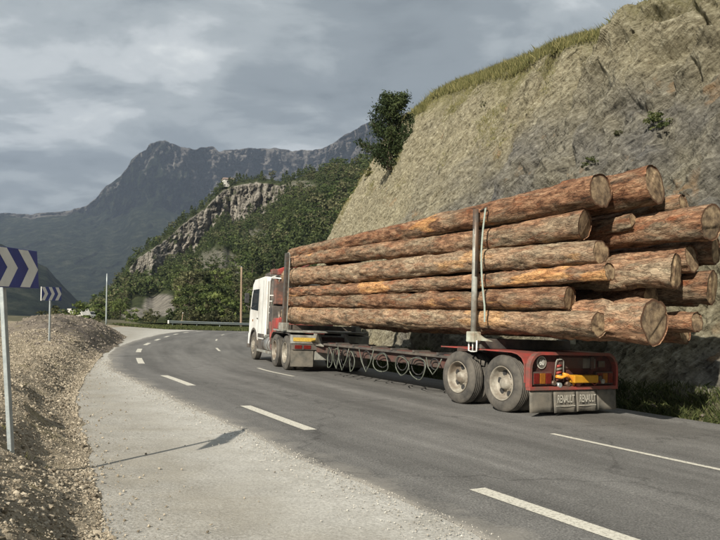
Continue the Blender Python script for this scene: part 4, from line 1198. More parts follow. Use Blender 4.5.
# the far wires
def parked(px, py, Yd, yaw, mat, label, van=False):
    p = at(px, py, Yd)
    root = empty('parked_van' if van else 'parked_car', Matrix.Translation(p) @ Matrix.Rotation(yaw, 4, 'Z'))
    tag(root, label, 'van' if van else 'car')
    hgt = 2.1 if van else 1.45; Lh = 2.3 if van else 2.1
    if van: poly = [(-Lh, .35), (Lh, .35), (Lh, .95), (Lh - .35, 1.15), (Lh - 1.15, hgt), (-Lh, hgt)]
    else: poly = [(-Lh, .35), (Lh, .35), (Lh, .75), (Lh - 1.0, .92), (Lh - 1.7, hgt), (-Lh + .7, hgt), (-Lh + .15, .95), (-Lh, .85)]
    MB().prism(poly, -.85, .85, 'y').build('body', mat, root, bevel=.06)
    if van: wp = [(Lh - 1.25, 1.15), (Lh - .5, 1.15), (Lh - 1.25, 1.85), (Lh - 2.0, 1.85), (Lh - 2.0, 1.15)]
    else: wp = [(-Lh + .35, .95), (Lh - 1.15, .95), (Lh - 1.75, hgt - .08), (-Lh + .78, hgt - .08)]
    for s in (-1, 1):
        MB().prism(wp, s * .856, s * .862, 'y').build('side_window', MAT['glass'], root)
        for xx in (-Lh + .75, Lh - .8):
            b = MB(); b.cyl((xx, s * .70, .32), (xx, s * .872, .32), .32, n=18); b.build('wheel', MAT['rubber'], root)
    MB().box(-Lh - .01, -Lh + .0, -.65, .65, 1.0, hgt - .25).build('rear_window', MAT['glass'], root) if van else None
    return root
parked(79.5, 321.5, 115, math.radians(-35), simple('dusty_pale_paint', (.40, .39, .36), (.5, .49, .45), 2, .5), 'pale van parked beyond the bank between the bushes', True)
parked(91.5, 319.5, 128, math.radians(20), simple('silver_paint', (.26, .27, .28), (.33, .34, .35), 3, .4, .3), 'silver car parked right of the pale van, beyond the bank')

# ================================================================== TRUCK AND TRAILER
NRM = Vector((K * NX, K * NY, 1)).normalized()
def frame(origin, theta):
    """local x = right, y = forward, z = out of the banked road"""
    f = Vector((-math.sin(theta), math.cos(theta), 0)); f = (f - NRM * f.dot(NRM)).normalized(); r = f.cross(NRM)
    m = Matrix.Identity(4)
    for i in range(3): m[i][0] = r[i]; m[i][1] = f[i]; m[i][2] = NRM[i]; m[i][3] = origin[i]
    return m
TO = G(500, 411.9); T_TH = math.radians(30.3)
TM = frame(TO, T_TH); TMi = TM.inverted()
def LP(px, py, a):
    """photograph pixel -> trailer local (y, z) in the vertical lengthwise plane x = a"""
    dx, dz = ray(px, py); o = TMi @ Vector((0, 0, CAMH)); d = TMi.to_3x3() @ Vector((dx, 1, dz))
    t = (a - o.x) / d.x; p = o + d * t; return p.y, p.z
WR = 0.53
def wheel_obj(parent, x, y, side, R=WR, dual=True, steer=False):
    """side -1: outer face looks to -x"""
    w = 0.27
    prof = [(0.03, R*.60), (0.0, R*.66), (-0.004, R*.78), (0.012, R*.90), (0.03, R*.965), (0.05, R*.99)]
    for g in (0.075, 0.12, 0.165, 0.21): prof += [(g - .012, R), (g - .008, R - .016), (g + .008, R - .016), (g + .012, R)]
    prof += [(w - .05, R*.99), (w - .03, R*.965), (w - .012, R*.90), (w, R*.66), (w - .03, R*.60)]
    def m(p, c): return [(-side * q, r) if side > 0 else (q, r) for q, r in p]
    b = MB(); b.lathe([(q * -side, r) for q, r in prof], (x, y, R), 48)
    ty = b.build('wheel', MAT['rubber'], parent)
    if steer or not dual:
        rp = [(.02, R*.60), (.005, R*.585), (.02, R*.56), (.05, R*.53), (.03, R*.42), (-.02, R*.30), (-.05, R*.20), (-.055, 0.0)]
    else:
        rp = [(.015, R*.61), (-.002, R*.595), (.012, R*.57), (.05, R*.55), (.13, R*.52), (.155, R*.46), (.165, R*.30), (.12, R*.22), (.06, R*.19), (.045, R*.13), (.04, 0.0)]
    b = MB(); b.lathe([(q * -side, r) for q, r in rp], (x, y, R), 40); b.build('rim', MAT['rim'], ty)
    for k in range(6):
        a = 2 * math.pi * k / 6 + .2 + y
        rr = R * .385; xx = x + (.158 if not steer and dual else .025) * -side
        MB().cyl((xx, y + rr * math.cos(a), R + rr * math.sin(a)), (xx + side * .008, y + rr * math.cos(a), R + rr * math.sin(a)), .058, n=14).build('hand_hole', MAT['blackhose'], ty)
    h = MB()
    for k in range(10):
        a = 2 * math.pi * k / 10; rr = R * .26; xx = x + (.155 if not steer and dual else -.03) * -side
        h.cyl((xx + .02 * -side, y + rr * math.cos(a), R + rr * math.sin(a)), (xx + side * .02, y + rr * math.cos(a), R + rr * math.sin(a)), .014, n=6)
    h.build('wheel_nuts', MAT['rim'], ty)['kind'] = 'stuff'
    if dual:
        b = MB(); b.lathe([((q + .33) * -side, r) for q, r in prof], (x, y, R), 40); b.build('inner_tyre', MAT['rubber'], ty)
    return ty
WID = 2.45
tr = empty('log_trailer', TM)
tag(tr, 'red rear bogie trailer with cream wheels, stakes and lettered mud flaps under the log ends', 'trailer')
for yy in (0.0, 1.31):
    wheel_obj(tr, 0.0, yy, -1); wheel_obj(tr, WID, yy, 1)
    MB().cyl((.2, yy, WR), (WID - .2, yy, WR), .075, n=14).build('axle', MAT['chassis'], tr)
    MB().cyl((.9, yy, WR), (1.55, yy, WR), .16, n=16).build('differential', MAT['chassis'], tr)
    for s in (.78, 1.52):
        MB().box(s, s + .09, yy - .48, yy + .48, WR + .14, WR + .22).build('leaf_spring', MAT['chassis'], tr, bevel=.02)
# frame rails, cross members
for s in (.76, 1.60): MB().box(s, s + .09, -.72, 2.3, .84, 1.08).build('frame_rail', MAT['darkred'], tr, bevel=.01)
for yy in (-.68, .2, 1.1, 2.2): MB().box(.85, 1.6, yy, yy + .1, .86, 1.06).build('cross_member', MAT['darkred'], tr)
# mudguards: flat tops, the rear pair curving down
def guard(x0, x1, pts, name='mudguard'):
    P = [Vector((0, a, b)) for a, b in pts]; th = .022
    up = []
    for i, p in enumerate(P):
        d = (P[min(i+1, len(P)-1)] - P[max(i-1, 0)]).normalized(); up.append(p + Vector((0, -d.z, d.y)) * th)
    b = MB(); n = len(P)
    vs = [(x0, p.y, p.z) for p in P] + [(x1, p.y, p.z) for p in P] + [(x0, p.y, p.z) for p in up] + [(x1, p.y, p.z) for p in up]
    fs = []
    for i in range(n - 1): fs += [(i, i+1, n+i+1, n+i), (2*n+i, 3*n+i, 3*n+i+1, 2*n+i+1), (i, 2*n+i, 2*n+i+1, i+1), (n+i, n+i+1, 3*n+i+1, 3*n+i)]
    fs += [(0, n, 3*n, 2*n), (n-1, 2*n-1+0, 4*n-1, 3*n-1)]
    b.add(vs, fs); return b
for x0, x1 in ((-.01, .66), (WID - .66, WID + .01)):
    guard(x0, x1, [(1.86, 1.135), (1.31, 1.14), (.90, 1.135)]).build('mudguard', MAT['red'], tr)
    guard(x0, x1, [(.62, 1.14), (-.28, 1.14), (-.44, 1.115), (-.56, 1.05), (-.625, .95), (-.64, .85), (-.64, .60)]).build('mudguard', MAT['red'], tr)
# rear panel: red rounded frame with dark field
RY = -.66; RX0, RX1 = -.01, 2.30
def rounded(x0, x1, z0, z1, r, n=6):
    p = [(x0, z0)]
    for k in range(n + 1): a = math.pi - math.pi / 2 * k / n; p.append((x0 + r + r * math.cos(a), z1 - r + r * math.sin(a)))
    for k in range(n + 1): a = math.pi / 2 - math.pi / 2 * k / n; p.append((x1 - r + r * math.cos(a), z1 - r + r * math.sin(a)))
    p.append((x1, z0)); return p
outer = rounded(RX0, RX1, .52, 1.16, .30); inner = rounded(RX0 + .055, RX1 - .055, .52, 1.105, .245)
b = MB(); no = len(outer)
vs = [(x, RY, z) for x, z in outer] + [(x, RY, z) for x, z in inner] + [(x, RY - .11, z) for x, z in outer] + [(x, RY - .11, z) for x, z in inner]
fs = []
for i in range(no - 1): fs += [(i, i+1, no+i+1, no+i), (2*no+i, 3*no+i, 3*no+i+1, 2*no+i+1), (i, 2*no+i, 2*no+i+1, i+1), (no+i, no+i+1, 3*no+i+1, 3*no+i)]
fs += [(0, no, 3*no, 2*no), (no-1, 2*no-1, 4*no-1, 3*no-1)]
b.add(vs, fs); b.build('rear_frame', MAT['red'], tr)
b = MB(); b.prism(inner, RY + .004, RY + .016, 'y'); b.build('rear_plate', simple('shaded_red_plate', (.035, .014, .012), (.10, .03, .025), 5, .8), tr)  # shade under the load is put into the plate's dark red
MB().box(RX0 + .0, RX1, RY - .115, RY - .01, .47, .535).build('lower_rail', MAT['red'], tr, bevel=.008)
# lamps on the panel
for xs in (.09, RX1 - .57):
    lb = MB().box(xs, xs + .48, RY - .075, RY - .0, .56, .80).build('lamp_cluster', MAT['darkred'], tr, bevel=.015)
    for i, mt in enumerate(('lampred', 'lampamber', 'lampred')):
        MB().box(xs + .025 + i * .15, xs + .155 + i * .15, RY - .092, RY - .07, .585, .775).build('lens', MAT[mt], lb, bevel=.008)
def disc_sign(x, z):
    d = MB().cyl((x, RY - .002, z), (x, RY - .02, z), .115, n=28).build('speed_disc', MAT['flaptext'], tr)
    MB().cyl((x, RY - .020, z), (x, RY - .0225, z), .10, n=28).build('disc_face', MAT['flap'], d)
    return d
def text(parent, body, x, z, size, mat, y, sx=1.0, name='lettering', bold=.0):
    cu = bpy.data.curves.new(name, 'FONT'); cu.body = body; cu.size = size; cu.extrude = .0012; cu.offset = bold
    cu.align_x = 'CENTER'; cu.align_y = 'CENTER'; cu.materials.append(mat)
    o = bpy.data.objects.new(name, cu); COL.objects.link(o); o.parent = parent
    me = bpy.data.meshes.new_from_object(o); bpy.data.objects.remove(o)
    o = link(name, me, parent, Matrix.Translation((x, y, z)) @ Matrix.Rotation(math.pi / 2, 4, 'X') @ Matrix.Diagonal((sx, 1, 1, 1)))
    return o
dsk = disc_sign(.36, .965); text(dsk, '60', .36, .965, .15, MAT['signwhite'], RY - .0245, .8, bold=.002)
pl = MB().box(1.42, 1.76, RY - .03, RY - .002, .86, 1.04).build('number_plate', MAT['flap'], tr, bevel=.004)
MB().box(1.44, 1.74, RY - .034, RY - .031, .875, 1.025).build('plate_face', MAT['flap'], pl)
MB().box(1.84, 2.02, RY - .03, RY - .002, .88, 1.0).build('plate', MAT['darksteel'], tr, bevel=.004)
# pipe work and the orange rolled line on the panel
MB().tube([(.66, RY - .03, .60), (.66, RY - .08, .98), (.68, RY - .08, 1.02), (.82, RY - .08, 1.03), (.85, RY - .08, 1.0), (.86, RY - .07, .66)], .012, 8).build('pipe_bracket', MAT['grey'], tr)
for i in range(5):
    MB().cyl((.70, RY - .06, .66 + i * .06), (.82, RY - .06, .675 + i * .06), .022, n=8).build('coupling', MAT['grey' if i % 2 else 'red'], tr)
MB().tube([(.66, RY - .09, .72), (.76, RY - .12, .70), (.86, RY - .13, .735), (.96, RY - .12, .72), (1.06, RY - .12, .66), (1.12, RY - .1, .60)], .03, 8).build('orange_hose', MAT['orange'], tr)
MB().tube([(.80, RY - .12, .77), (.90, RY - .15, .75), (1.0, RY - .14, .69), (1.08, RY - .12, .56)], .022, 8).build('orange_hose', MAT['orange'], tr)
b = MB().box(1.02, 1.66, RY - .20, RY - .03, .60, .745); b.build('yellow_box', simple('yellow_plastic', (.42, .20, .01), (.55, .29, .02), 5, .5), tr, bevel=.02)
for (cx_, cz_, mt) in ((.74, .56, 'galv'), (.60, .60, 'darksteel'), (1.22, .57, 'red'), (.96, .58, 'darksteel'), (1.80, .68, 'darksteel'), (1.88, .62, 'grey')):
    MB().cyl((cx_, RY - .01, cz_), (cx_, RY - .12, cz_), .045, n=12).build('air_coupling', MAT[mt], tr)
for i in range(4):
    x0 = 1.0 + i * .2
    MB().tube([(x0, RY - .03, .62), (x0 + .06, RY - .10, .55), (x0 + .16, RY - .09, .60), (x0 + .2, RY - .03, .66)], .011, 6).build('hose', MAT['red' if i % 2 else 'blackhose'], tr)
# mud flaps, slightly uneven
FX = [(.02, .60), (.61, 1.18), (1.19, 1.74), (1.75, 2.28)]
flaps = []
for i, (a, c) in enumerate(FX):
    bl = [0.075, 0.06, 0.07, 0.08][i]; n = 8
    vs = []; 
    for j in range(n + 1):
        x = a + (c - a) * j / n
        for kz in range(5):
            z = bl + (.485 - bl) * kz / 4; yb_ = RY - .075 - .018 * math.sin(j * .8 + i) * (1 - kz / 4) - (1 - kz / 4) * .02
            vs.append((x, yb_, z))
    N_ = len(vs); vs += [(x, y + .008, z) for x, y, z in vs]
    fs = []
    for j in range(n):
        for kz in range(4):
            q0 = j * 5 + kz; fs += [(q0, q0 + 5, q0 + 6, q0 + 1), (N_ + q0, N_ + q0 + 1, N_ + q0 + 6, N_ + q0 + 5)]
    rimv = [j * 5 for j in range(n + 1)] + [n * 5 + k for k in range(1, 5)] + [j * 5 + 4 for j in range(n - 1, -1, -1)] + [k for k in range(3, 0, -1)]
    for q0, q1 in zip(rimv, rimv[1:] + rimv[:1]): fs.append((q0, N_ + q0, N_ + q1, q1))
    fl = MB().add(vs, fs, True).build('mud_flap', MAT['flap'], tr); flaps.append(fl)
    for xx in (a + .05, (a + c) / 2, c - .05): MB().cyl((xx, RY - .076, .465), (xx, RY - .098, .465), .012, n=8).build('bolt', MAT['darksteel'], fl)
text(flaps[1], 'RENAULT', .895, .305, .20, MAT['flaptext'], RY - .1145, .50, bold=.0015)
text(flaps[2], 'RENAULT', 1.465, .305, .20, MAT['flaptext'], RY - .1145, .50, bold=.0015)
for i in (1, 2):
    a, c = FX[i]
    MB().box(a + .04, c - .04, RY - .112, RY - .108, .175, .188).build('stripe', MAT['flaptext'], flaps[i])
# bolster and stakes
STY = LP(477, 335, 0.0)[0]
MB().box(.0, WID, STY - .13, STY + .13, 1.14, 1.34).build('bolster', MAT['chassis'], tr, bevel=.015)
MB().box(.55, 1.9, STY - .3, STY + .3, 1.06, 1.14).build('turntable', MAT['chassis'], tr, bevel=.015)
def stake(x, s, top):
    b = MB(); b.tube([(x, STY, 1.30), (x + .012 * s, STY, 2.4), (x + .03 * s, STY, top)], [.062, .058, .05], 14)
    st = b.build('stake', MAT['grey'], tr)
    MB().box(x - .10, x + .10, STY - .115, STY + .115, 1.26, 1.47).build('stake_socket', MAT['palegreen'], st, bevel=.02)
    MB().tube([(x, STY, 2.55), (x + .01 * s, STY, 3.2), (x + .03 * s, STY, top + .01)], [.066, .062, .055], 14).build('sleeve', MAT['darksteel'], st)
    return st
for (x, s) in ((-.085, -1), (WID + .085, 1)): stake(x, s, 3.88)
MB().prism([(STY - .12, 1.30), (STY - .55, 1.30), (STY - .30, 1.36), (STY - .12, 1.44)], -.10, -.06, 'x').build('gusset', MAT['palegreen'], tr)
MB().tube([(-.10, STY - .12, 1.30), (-.10, STY - .12, 1.09), (-.10, STY - .04, 1.08), (-.10, STY + .04, 1.08), (-.10, STY + .12, 1.09), (-.10, STY + .12, 1.30)], .016, 8).build('stirrup', MAT['signwhite'], tr)
MB().tube([(-.10, STY, 1.28), (-.10, STY, 1.09)], .014, 8).build('stirrup', MAT['signwhite'], tr)
# lashing strap beside the near stake
sp_ = []
for i in range(22):
    t_ = i / 21; py = 208 + (322 - 208) * t_; px = 485.5 - 4.2 * math.sin(min(1, t_ * 1.15) * math.pi) * .9 - 1.0 * t_
    y, z = LP(px, py, -.13); sp_.append(Vector((-.13, y, z)))
b = MB(); vs = []; n = len(sp_)
for p in sp_: vs += [(p.x - .002, p.y - .022, p.z), (p.x - .002, p.y + .022, p.z), (p.x + .004, p.y + .022, p.z), (p.x + .004, p.y - .022, p.z)]
fs = [(i*4+k, i*4+(k+1) % 4, (i+1)*4+(k+1) % 4, (i+1)*4+k) for i in range(n - 1) for k in range(4)] + [(0, 1, 2, 3), (4*n-4, 4*n-3, 4*n-2, 4*n-1)]
b.add(vs, fs).build('lashing_strap', MAT['strap'], tr)
MB().tube([(-.13, sp_[0].y, sp_[0].z), (-.05, sp_[0].y + .05, sp_[0].z + .02), (.0, STY, sp_[0].z - .01)], .015, 6).build('strap_hook', MAT['darksteel'], tr)
# pole (reach) to the tractor
MB().box(.62, 1.14, 2.2, 8.9, .60, .92).build('reach_pole', MAT['darkred'], tr, bevel=.02)
MB().box(.50, .58, 1.9, 9.0, .84, .90).build('side_rail', MAT['chassis'], tr, bevel=.01)
for i in range(7):
    MB().box(.48, 1.18, 2.6 + i * .95, 2.68 + i * .95, .90, .955).build('hose_clamp', MAT['chassis'], tr)
hy = [(364, 374, 5), (377, 371, 4), (387, 372, 7), (399, 376, 7), (414, 380, 8), (432, 374, 6)]
for i, (px, pyb, wpx) in enumerate([(329, 367, 4), (336, 369, 4), (343, 370, 6), (351, 371, 4), (365, 372, 7), (381, 372, 9), (401, 375, 8), (417, 380, 10), (434, 374, 7)]):
    ax = .40
    y0, zb = LP(px, pyb, ax); y1, _ = LP(px + wpx, pyb, ax); y2, _ = LP(px - wpx, pyb, ax)
    top = .78 + .03 * random.uniform(-1, 1); zc = (top + zb) / 2; rz = (top - zb) / 2; ry_ = abs(y2 - y1) / 2
    vee = i in (2, 4, 8)
    if vee: pts = [(ax, y0 - ry_, top + .05), (ax + .03, y0 - ry_ * .45, zc), (ax, y0, zb), (ax - .03, y0 + ry_ * .5, zc), (ax, y0 + ry_, top + .05)]
    else: pts = [(ax + .05 * math.sin(a), y0 + ry_ * math.sin(a * 1.0), zc - rz * math.cos(a)) for a in [2 * math.pi * k / 24 for k in range(25)]]
    ph = random.uniform(0, 6); pts = [Vector(p) + Vector((.03 * math.sin(j * .5 + ph), .018 * math.sin(j * .62 + ph * 2), .014 * math.sin(j * .8 + ph))) for j, p in enumerate(pts)]
    MB().tube(pts, .0135, 7).build('hose_loop', MAT['hose'], tr)
    pts = [(ax + .1 + .04 * math.sin(a), y0 + .12 + ry_ * .8 * math.sin(a), zc + .06 - rz * .8 * math.cos(a)) for a in [2 * math.pi * k / 20 for k in range(21)]]
    MB().tube(pts, .014, 6).build('cable_loop', MAT['blackhose'], tr)

# ------------------------------------------------------------------ tractor
KO = G(283.5, 369.8); K_TH = math.radians(20)
KM = frame(KO, K_TH)
tk = empty('log_truck', KM)
tag(tk, 'white cab-over logging truck with folded red crane pulling the loaded trailer', 'truck')
for yy in (0.0, 1.38):
    wheel_obj(tk, 0.0, yy, -1); wheel_obj(tk, WID, yy, 1)
    MB().cyl((.2, yy, WR), (WID - .2, yy, WR), .08, n=12).build('axle', MAT['chassis'], tk)
FYA = 4.95
wheel_obj(tk, 0.02, FYA, -1, dual=False, steer=True); wheel_obj(tk, WID - .02, FYA, 1, dual=False, steer=True)
for s in (.78, 1.58): MB().box(s, s + .09, -1.0, 5.9, .82, 1.06).build('frame_rail', MAT['darkred'], tk, bevel=.01)
MB().box(.87, 1.58, -.98, -.86, .80, 1.06).build('cross_member', MAT['darkred'], tk)
# drive axle mudguards and rear end
for x0, x1 in ((-.01, .66), (WID - .66, WID + .01)):
    guard(x0, x1, [(1.98, .72), (1.95, .92), (1.80, 1.06), (1.60, 1.14), (-.30, 1.14), (-.48, 1.10), (-.60, 1.0), (-.62, .9)]).build('mudguard', MAT['chassis'], tk)
rb = MB().box(-.01, WID + .01, -.86, -.66, .84, 1.10).build('rear_beam', MAT['grey'], tk, bevel=.02)
MB().box(.04, .72, -.875, -.862, .915, 1.025).build('reflector_strip', MAT['yellow'], rb)
lm = MB().box(.03, WID - .03, -.84, -.70, .66, .835).build('lamp_bar', MAT['chassis'], tk, bevel=.01)
for xs in (.10, .38, WID - .62, WID - .34): MB().box(xs, xs + .22, -.855, -.835, .69, .80).build('lens', MAT['lampred'], lm, bevel=.006)
for x0, x1 in ((.0, .70), (WID - .70, WID)):
    MB().box(x0, x1, -.80, -.785, .16, .65).build('mud_flap', MAT['flap'], tk, bevel=.004)
MB().box(.74, 1.7, -.80, -.7, .36, .64).build('underrun_bar', MAT['grey'], tk, bevel=.02)
# deck over the wheels
MB().box(-.0, WID, -.62, 1.7, 1.165, 1.225).build('deck_plate', MAT['grey'], tk, bevel=.01)
MB().prism([(-1.55, .80), (-.66, .80), (-.66, 1.16), (-1.1, 1.16)], .72, .80, 'x').build('ramp_plate', MAT['grey'], tk, bevel=.01)
MB().prism([(-1.55, .80), (-.66, .80), (-.66, 1.16), (-1.1, 1.16)], 1.6, 1.68, 'x').build('ramp_plate', MAT['grey'], tk, bevel=.01)
# tanks and boxes between the axles
MB().cyl((.33, 2.35, .66), (.33, 3.55, .66), .30, n=28).build('fuel_tank', MAT['chrome'], tk)
for yy in (2.6, 3.3): MB().lathe([(0, .305), (0, .315), (.05, .315), (.05, .305)], (0, 0, 0), 28) and None
for yy in (2.55, 3.28): MB().cyl((.33, yy, .66), (.33, yy + .05, .66), .308, n=28).build('tank_band', MAT['darksteel'], tk)
MB().box(.04, .60, 3.62, 4.22, .42, .98).build('battery_box', MAT['chassis'], tk, bevel=.02)
MB().box(.0, .10, 2.2, 4.2, .36, .44).build('side_guard', MAT['grey'], tk, bevel=.01)
MB().prism([(1.92, .55), (2.08, .55), (2.5, 1.45), (2.34, 1.45)], .02, .10, 'x').build('crane_outrigger', MAT['red'], tk, bevel=.01)
MB().box(.06, .20, 1.98, 2.16, .50, 1.50).build('outrigger_leg', MAT['red'], tk, bevel=.01)
MB().box(.30, 2.2, 2.00, 2.50, 1.08, 1.62).build('crane_base', MAT['red'], tk, bevel=.03)
MB().box(.05, .62, 1.25, 1.95, 1.23, 1.58).build('red_locker', MAT['red'], tk, bevel=.02)
# crane
MB().cyl((1.2, 2.3, 1.6), (1.2, 2.3, 3.1), .20, .15, 18).build('crane_column', MAT['darkred'], tk)
MB().box(.14, .44, 2.22, 2.5, 2.05, 2.92).build('valve_block', simple('faded_orange_paint', (.20, .07, .045), (.34, .14, .09), 9, .7, dirt=(.08, .06, .05), dirt_amt=.8), tk, bevel=.03)
b = MB(); b.prism([(-.05, 3.22), (1.0, 3.36), (2.3, 3.54), (2.3, 3.34), (1.0, 3.12), (-.05, 3.05)], 2.02, 2.26, 'y'); b.build('crane_boom', MAT['red'], tk, bevel=.02)
b = MB(); b.prism([(.05, 3.20), (.4, 3.34), (1.5, 3.80), (1.7, 3.75), (1.5, 3.58), (.5, 3.06), (.1, 3.02)], 1.66, 1.90, 'y'); b.build('crane_jib', MAT['red'], tk, bevel=.02)
MB().cyl((.4, 2.0, 2.9), (1.8, 2.0, 2.72), .06, n=12).build('hydraulic_ram', MAT['chrome'], tk)
# tubular rack and hoses behind the cab
for x in (.06, .95):
    MB().tube([(x, 2.72, 1.2), (x, 2.72, 2.85), (x + .04, 2.70, 2.98), (x + .15, 2.6, 3.02), (x + .15, 2.1, 3.02)], .026, 8).build('rack_tube', MAT['signwhite'], tk)
for z in (1.75, 1.95, 2.15, 2.35):
    MB().tube([(.06, 2.72, z), (.30, 2.60, z + .01), (.95, 2.60, z)], .022, 8).build('rack_tube', MAT['signwhite'], tk)
for i in range(7):
    x = .12 + i * .11; r = random.Random(i)
    MB().tube([(x, 2.75, 1.2), (x + r.uniform(-.05, .05), 2.45 + r.uniform(-.1, .1), 1.6), (x + r.uniform(-.1, .1), 2.6, 2.0 + r.uniform(-.1, .2)), (x + .1, 2.35, 2.55), (x + .15, 2.2, 2.9)], .02, 6).build('hydraulic_hose', MAT['blackhose' if i % 3 else 'hose'], tk)
MB().cyl((.22, 2.78, 1.25), (.22, 2.78, 2.95), .14, n=20).build('air_intake', MAT['chassis'], tk)
MB().cyl((.85, 2.80, 1.25), (.85, 2.80, 2.9), .09, n=16).build('exhaust_stack', MAT['chrome'], tk)
MB().box(.08, .9, 2.3, 2.9, 1.15, 2.0).build('cooler_box', MAT['chassis'], tk, bevel=.03)
MB().lathe([(-.07, .30), (-.07, .36), (.07, .36), (.07, .30)], (.35, 2.55, 1.55), 24).build('hose_reel', MAT['darksteel'], tk)
# cab shell: side outline with door, window, arch
CB, CF = 3.05, 5.95; CT = 3.05; X0, X1 = .03, WID - .03
side = [(CB, .98), (CB, CT - .16), (CB + .10, CT - .02), (CB + .5, CT), (CF - .75, CT - .05), (CF - .42, CT - .22), (CF - .28, 2.5), (CF - .02, 1.75), (CF, 1.25), (CF - .03, .55), (FYA + .62, .50)]
for k in range(9):
    a = math.radians(8 + k * 20.5); side.append((FYA + .62 * math.cos(a), WR + .62 * math.sin(a)))
side.append((FYA - .62, .80)); side.append((CB + .3, .80))
shell = MB().prism(side, X0, X1, 'x').build('cab', MAT['white'], tk, bevel=.035)
for x, s in ((X0, -1), (X1, 1)):
    MB().prism([(4.36, 1.82), (4.30, 2.62), (CF - .62, 2.62), (CF - .42, 2.30), (CF - .30, 1.88)], x + s * .002, x + s * .010, 'x').build('side_window', MAT['glass'], shell)
    MB().prism([(4.24, 1.02), (4.22, 2.72), (CF - .60, 2.72), (CF - .36, 2.34), (CF - .20, 1.8), (CF - .16, 1.30), (FYA + .55, 1.16), (FYA, 1.20), (FYA - .5, 1.02)], x - s * .004, x + s * .0015, 'x').build('door', MAT['white'], shell, bevel=.001)
    for yy, z0_, z1_ in ((4.235, 1.04, 2.70), (CB + .55, 1.0, 2.9)):
        MB().box(min(x + s * .0016, x + s * .0036), max(x + s * .0016, x + s * .0036), yy - .009, yy + .009, z0_, z1_).build('panel_gap', MAT['blackhose'], shell)
    MB().box(min(x + s * .002, x + s * .012), max(x + s * .002, x + s * .012), CB + .12, FYA - .75, .86, 1.0).build('sill_trim', MAT['chassis'], shell)
    MB().box(min(x + s * .002, x + s * .014), max(x + s * .002, x + s * .014), 5.2, 5.32, 1.42, 1.50).build('side_repeater', MAT['lampamber'], shell)
    MB().box(min(x, x + s * .03), max(x, x + s * .03), 4.32, 4.46, 1.52, 1.56).build('door_handle', MAT['chassis'], shell)
    MB().prism([(FYA + .66 * math.cos(math.radians(a)), WR + .66 * math.sin(math.radians(a))) for a in range(0, 181, 15)] + [(FYA + .58 * math.cos(math.radians(a)), WR + .58 * math.sin(math.radians(a))) for a in range(180, -1, -15)], x - s * .06, x + s * .03, 'x').build('wheel_arch', MAT['chassis'], shell)
    mr_ = MB().box(x + s * .17 - .085, x + s * .17 + .085, CF - .22, CF - .12, 2.12, 2.50).build('mirror', MAT['blackhose'], tk, bevel=.02)
    MB().tube([(x, CF - .45, 2.60), (x + s * .12, CF - .25, 2.66), (x + s * .20, CF - .17, 2.54)], .016, 6).build('mirror_arm', MAT['chassis'], mr_)
    MB().tube([(x, CF - .30, 1.95), (x + s * .12, CF - .2, 1.97), (x + s * .20, CF - .17, 2.04)], .016, 6).build('mirror_arm', MAT['chassis'], mr_)
    MB().box(x - .06, x + .06, FYA + .62, CF - .04, .42, .56).build('step', MAT['chassis'], tk, bevel=.01)
MB().prism([(X0 + .2, 1.85), (X0 + .2, 2.55), (X1 - .2, 2.55), (X1 - .2, 1.85)], CF + .0, CF + .012, 'y').build('windscreen_surround', MAT['glass'], shell)
MB().box(X0, X1, CF - .02, CF + .10, .42, .98).build('bumper', MAT['white'], tk, bevel=.04)
MB().box(X0 + .05, X1 - .05, CB - .05, CB - .004, 1.0, 2.86).build('rear_wall_panel', MAT['chassis'], tk, bevel=.01)
b = MB(); b.prism([(CB + .05, CT + .0), (CB + .25, CT + .16), (CB + .9, CT + .12), (CB + 1.0, CT - .01)], X0 + .12, X1 - .12, 'x'); b.build('roof_deflector', MAT['chassis'], tk, bevel=.02)
for xx in (.5, 1.9): MB().cyl((xx, CB + 1.4, CT - .01), (xx, CB + 1.4, CT + .12), .06, .045, 12).build('beacon', MAT['orange'], tk)
# front bolster with its stakes, in line with the load
BY_ = LP(287, 300, 0.0)[0]
def toK(x, y, z): return KM.inverted() @ (TM @ Vector((x, y, z)))
def tbox(name, x0, x1, y0, y1, z0, z1, mat, bev=.01, parent=tk):
    b = MB(); b.box(x0, x1, y0, y1, z0, z1, KM.inverted() @ TM); return b.build(name, mat, parent, bevel=bev)
tbox('bolster', -.02, WID, BY_ - .14, BY_ + .14, 1.24, 1.39, MAT['chassis'])
for x in (-.07, WID + .07):
    st = tbox('stake', x - .055, x + .055, BY_ - .06, BY_ + .06, 1.26, 3.60, MAT['darksteel'])
    tbox('stake_socket', x - .11, x + .11, BY_ - .16, BY_ + .16, 1.20, 1.45, MAT['grey'], .02, st)
for x in (-.10,):
    tbox('chain_post', x - .012, x + .012, BY_ - .30, BY_ - .27, 1.3, 3.52, MAT['grey'], .004)
MB().tube([toK(-.10, BY_ - .285, 3.52), toK(-.05, BY_ - .1, 3.62), toK(-.07, BY_, 3.60)], .014, 6).build('top_link', MAT['grey'], tk)
tbox('drag_plate', .0, .5, BY_ - 1.9, BY_ - 1.2, 1.20, 1.25, MAT['grey'])

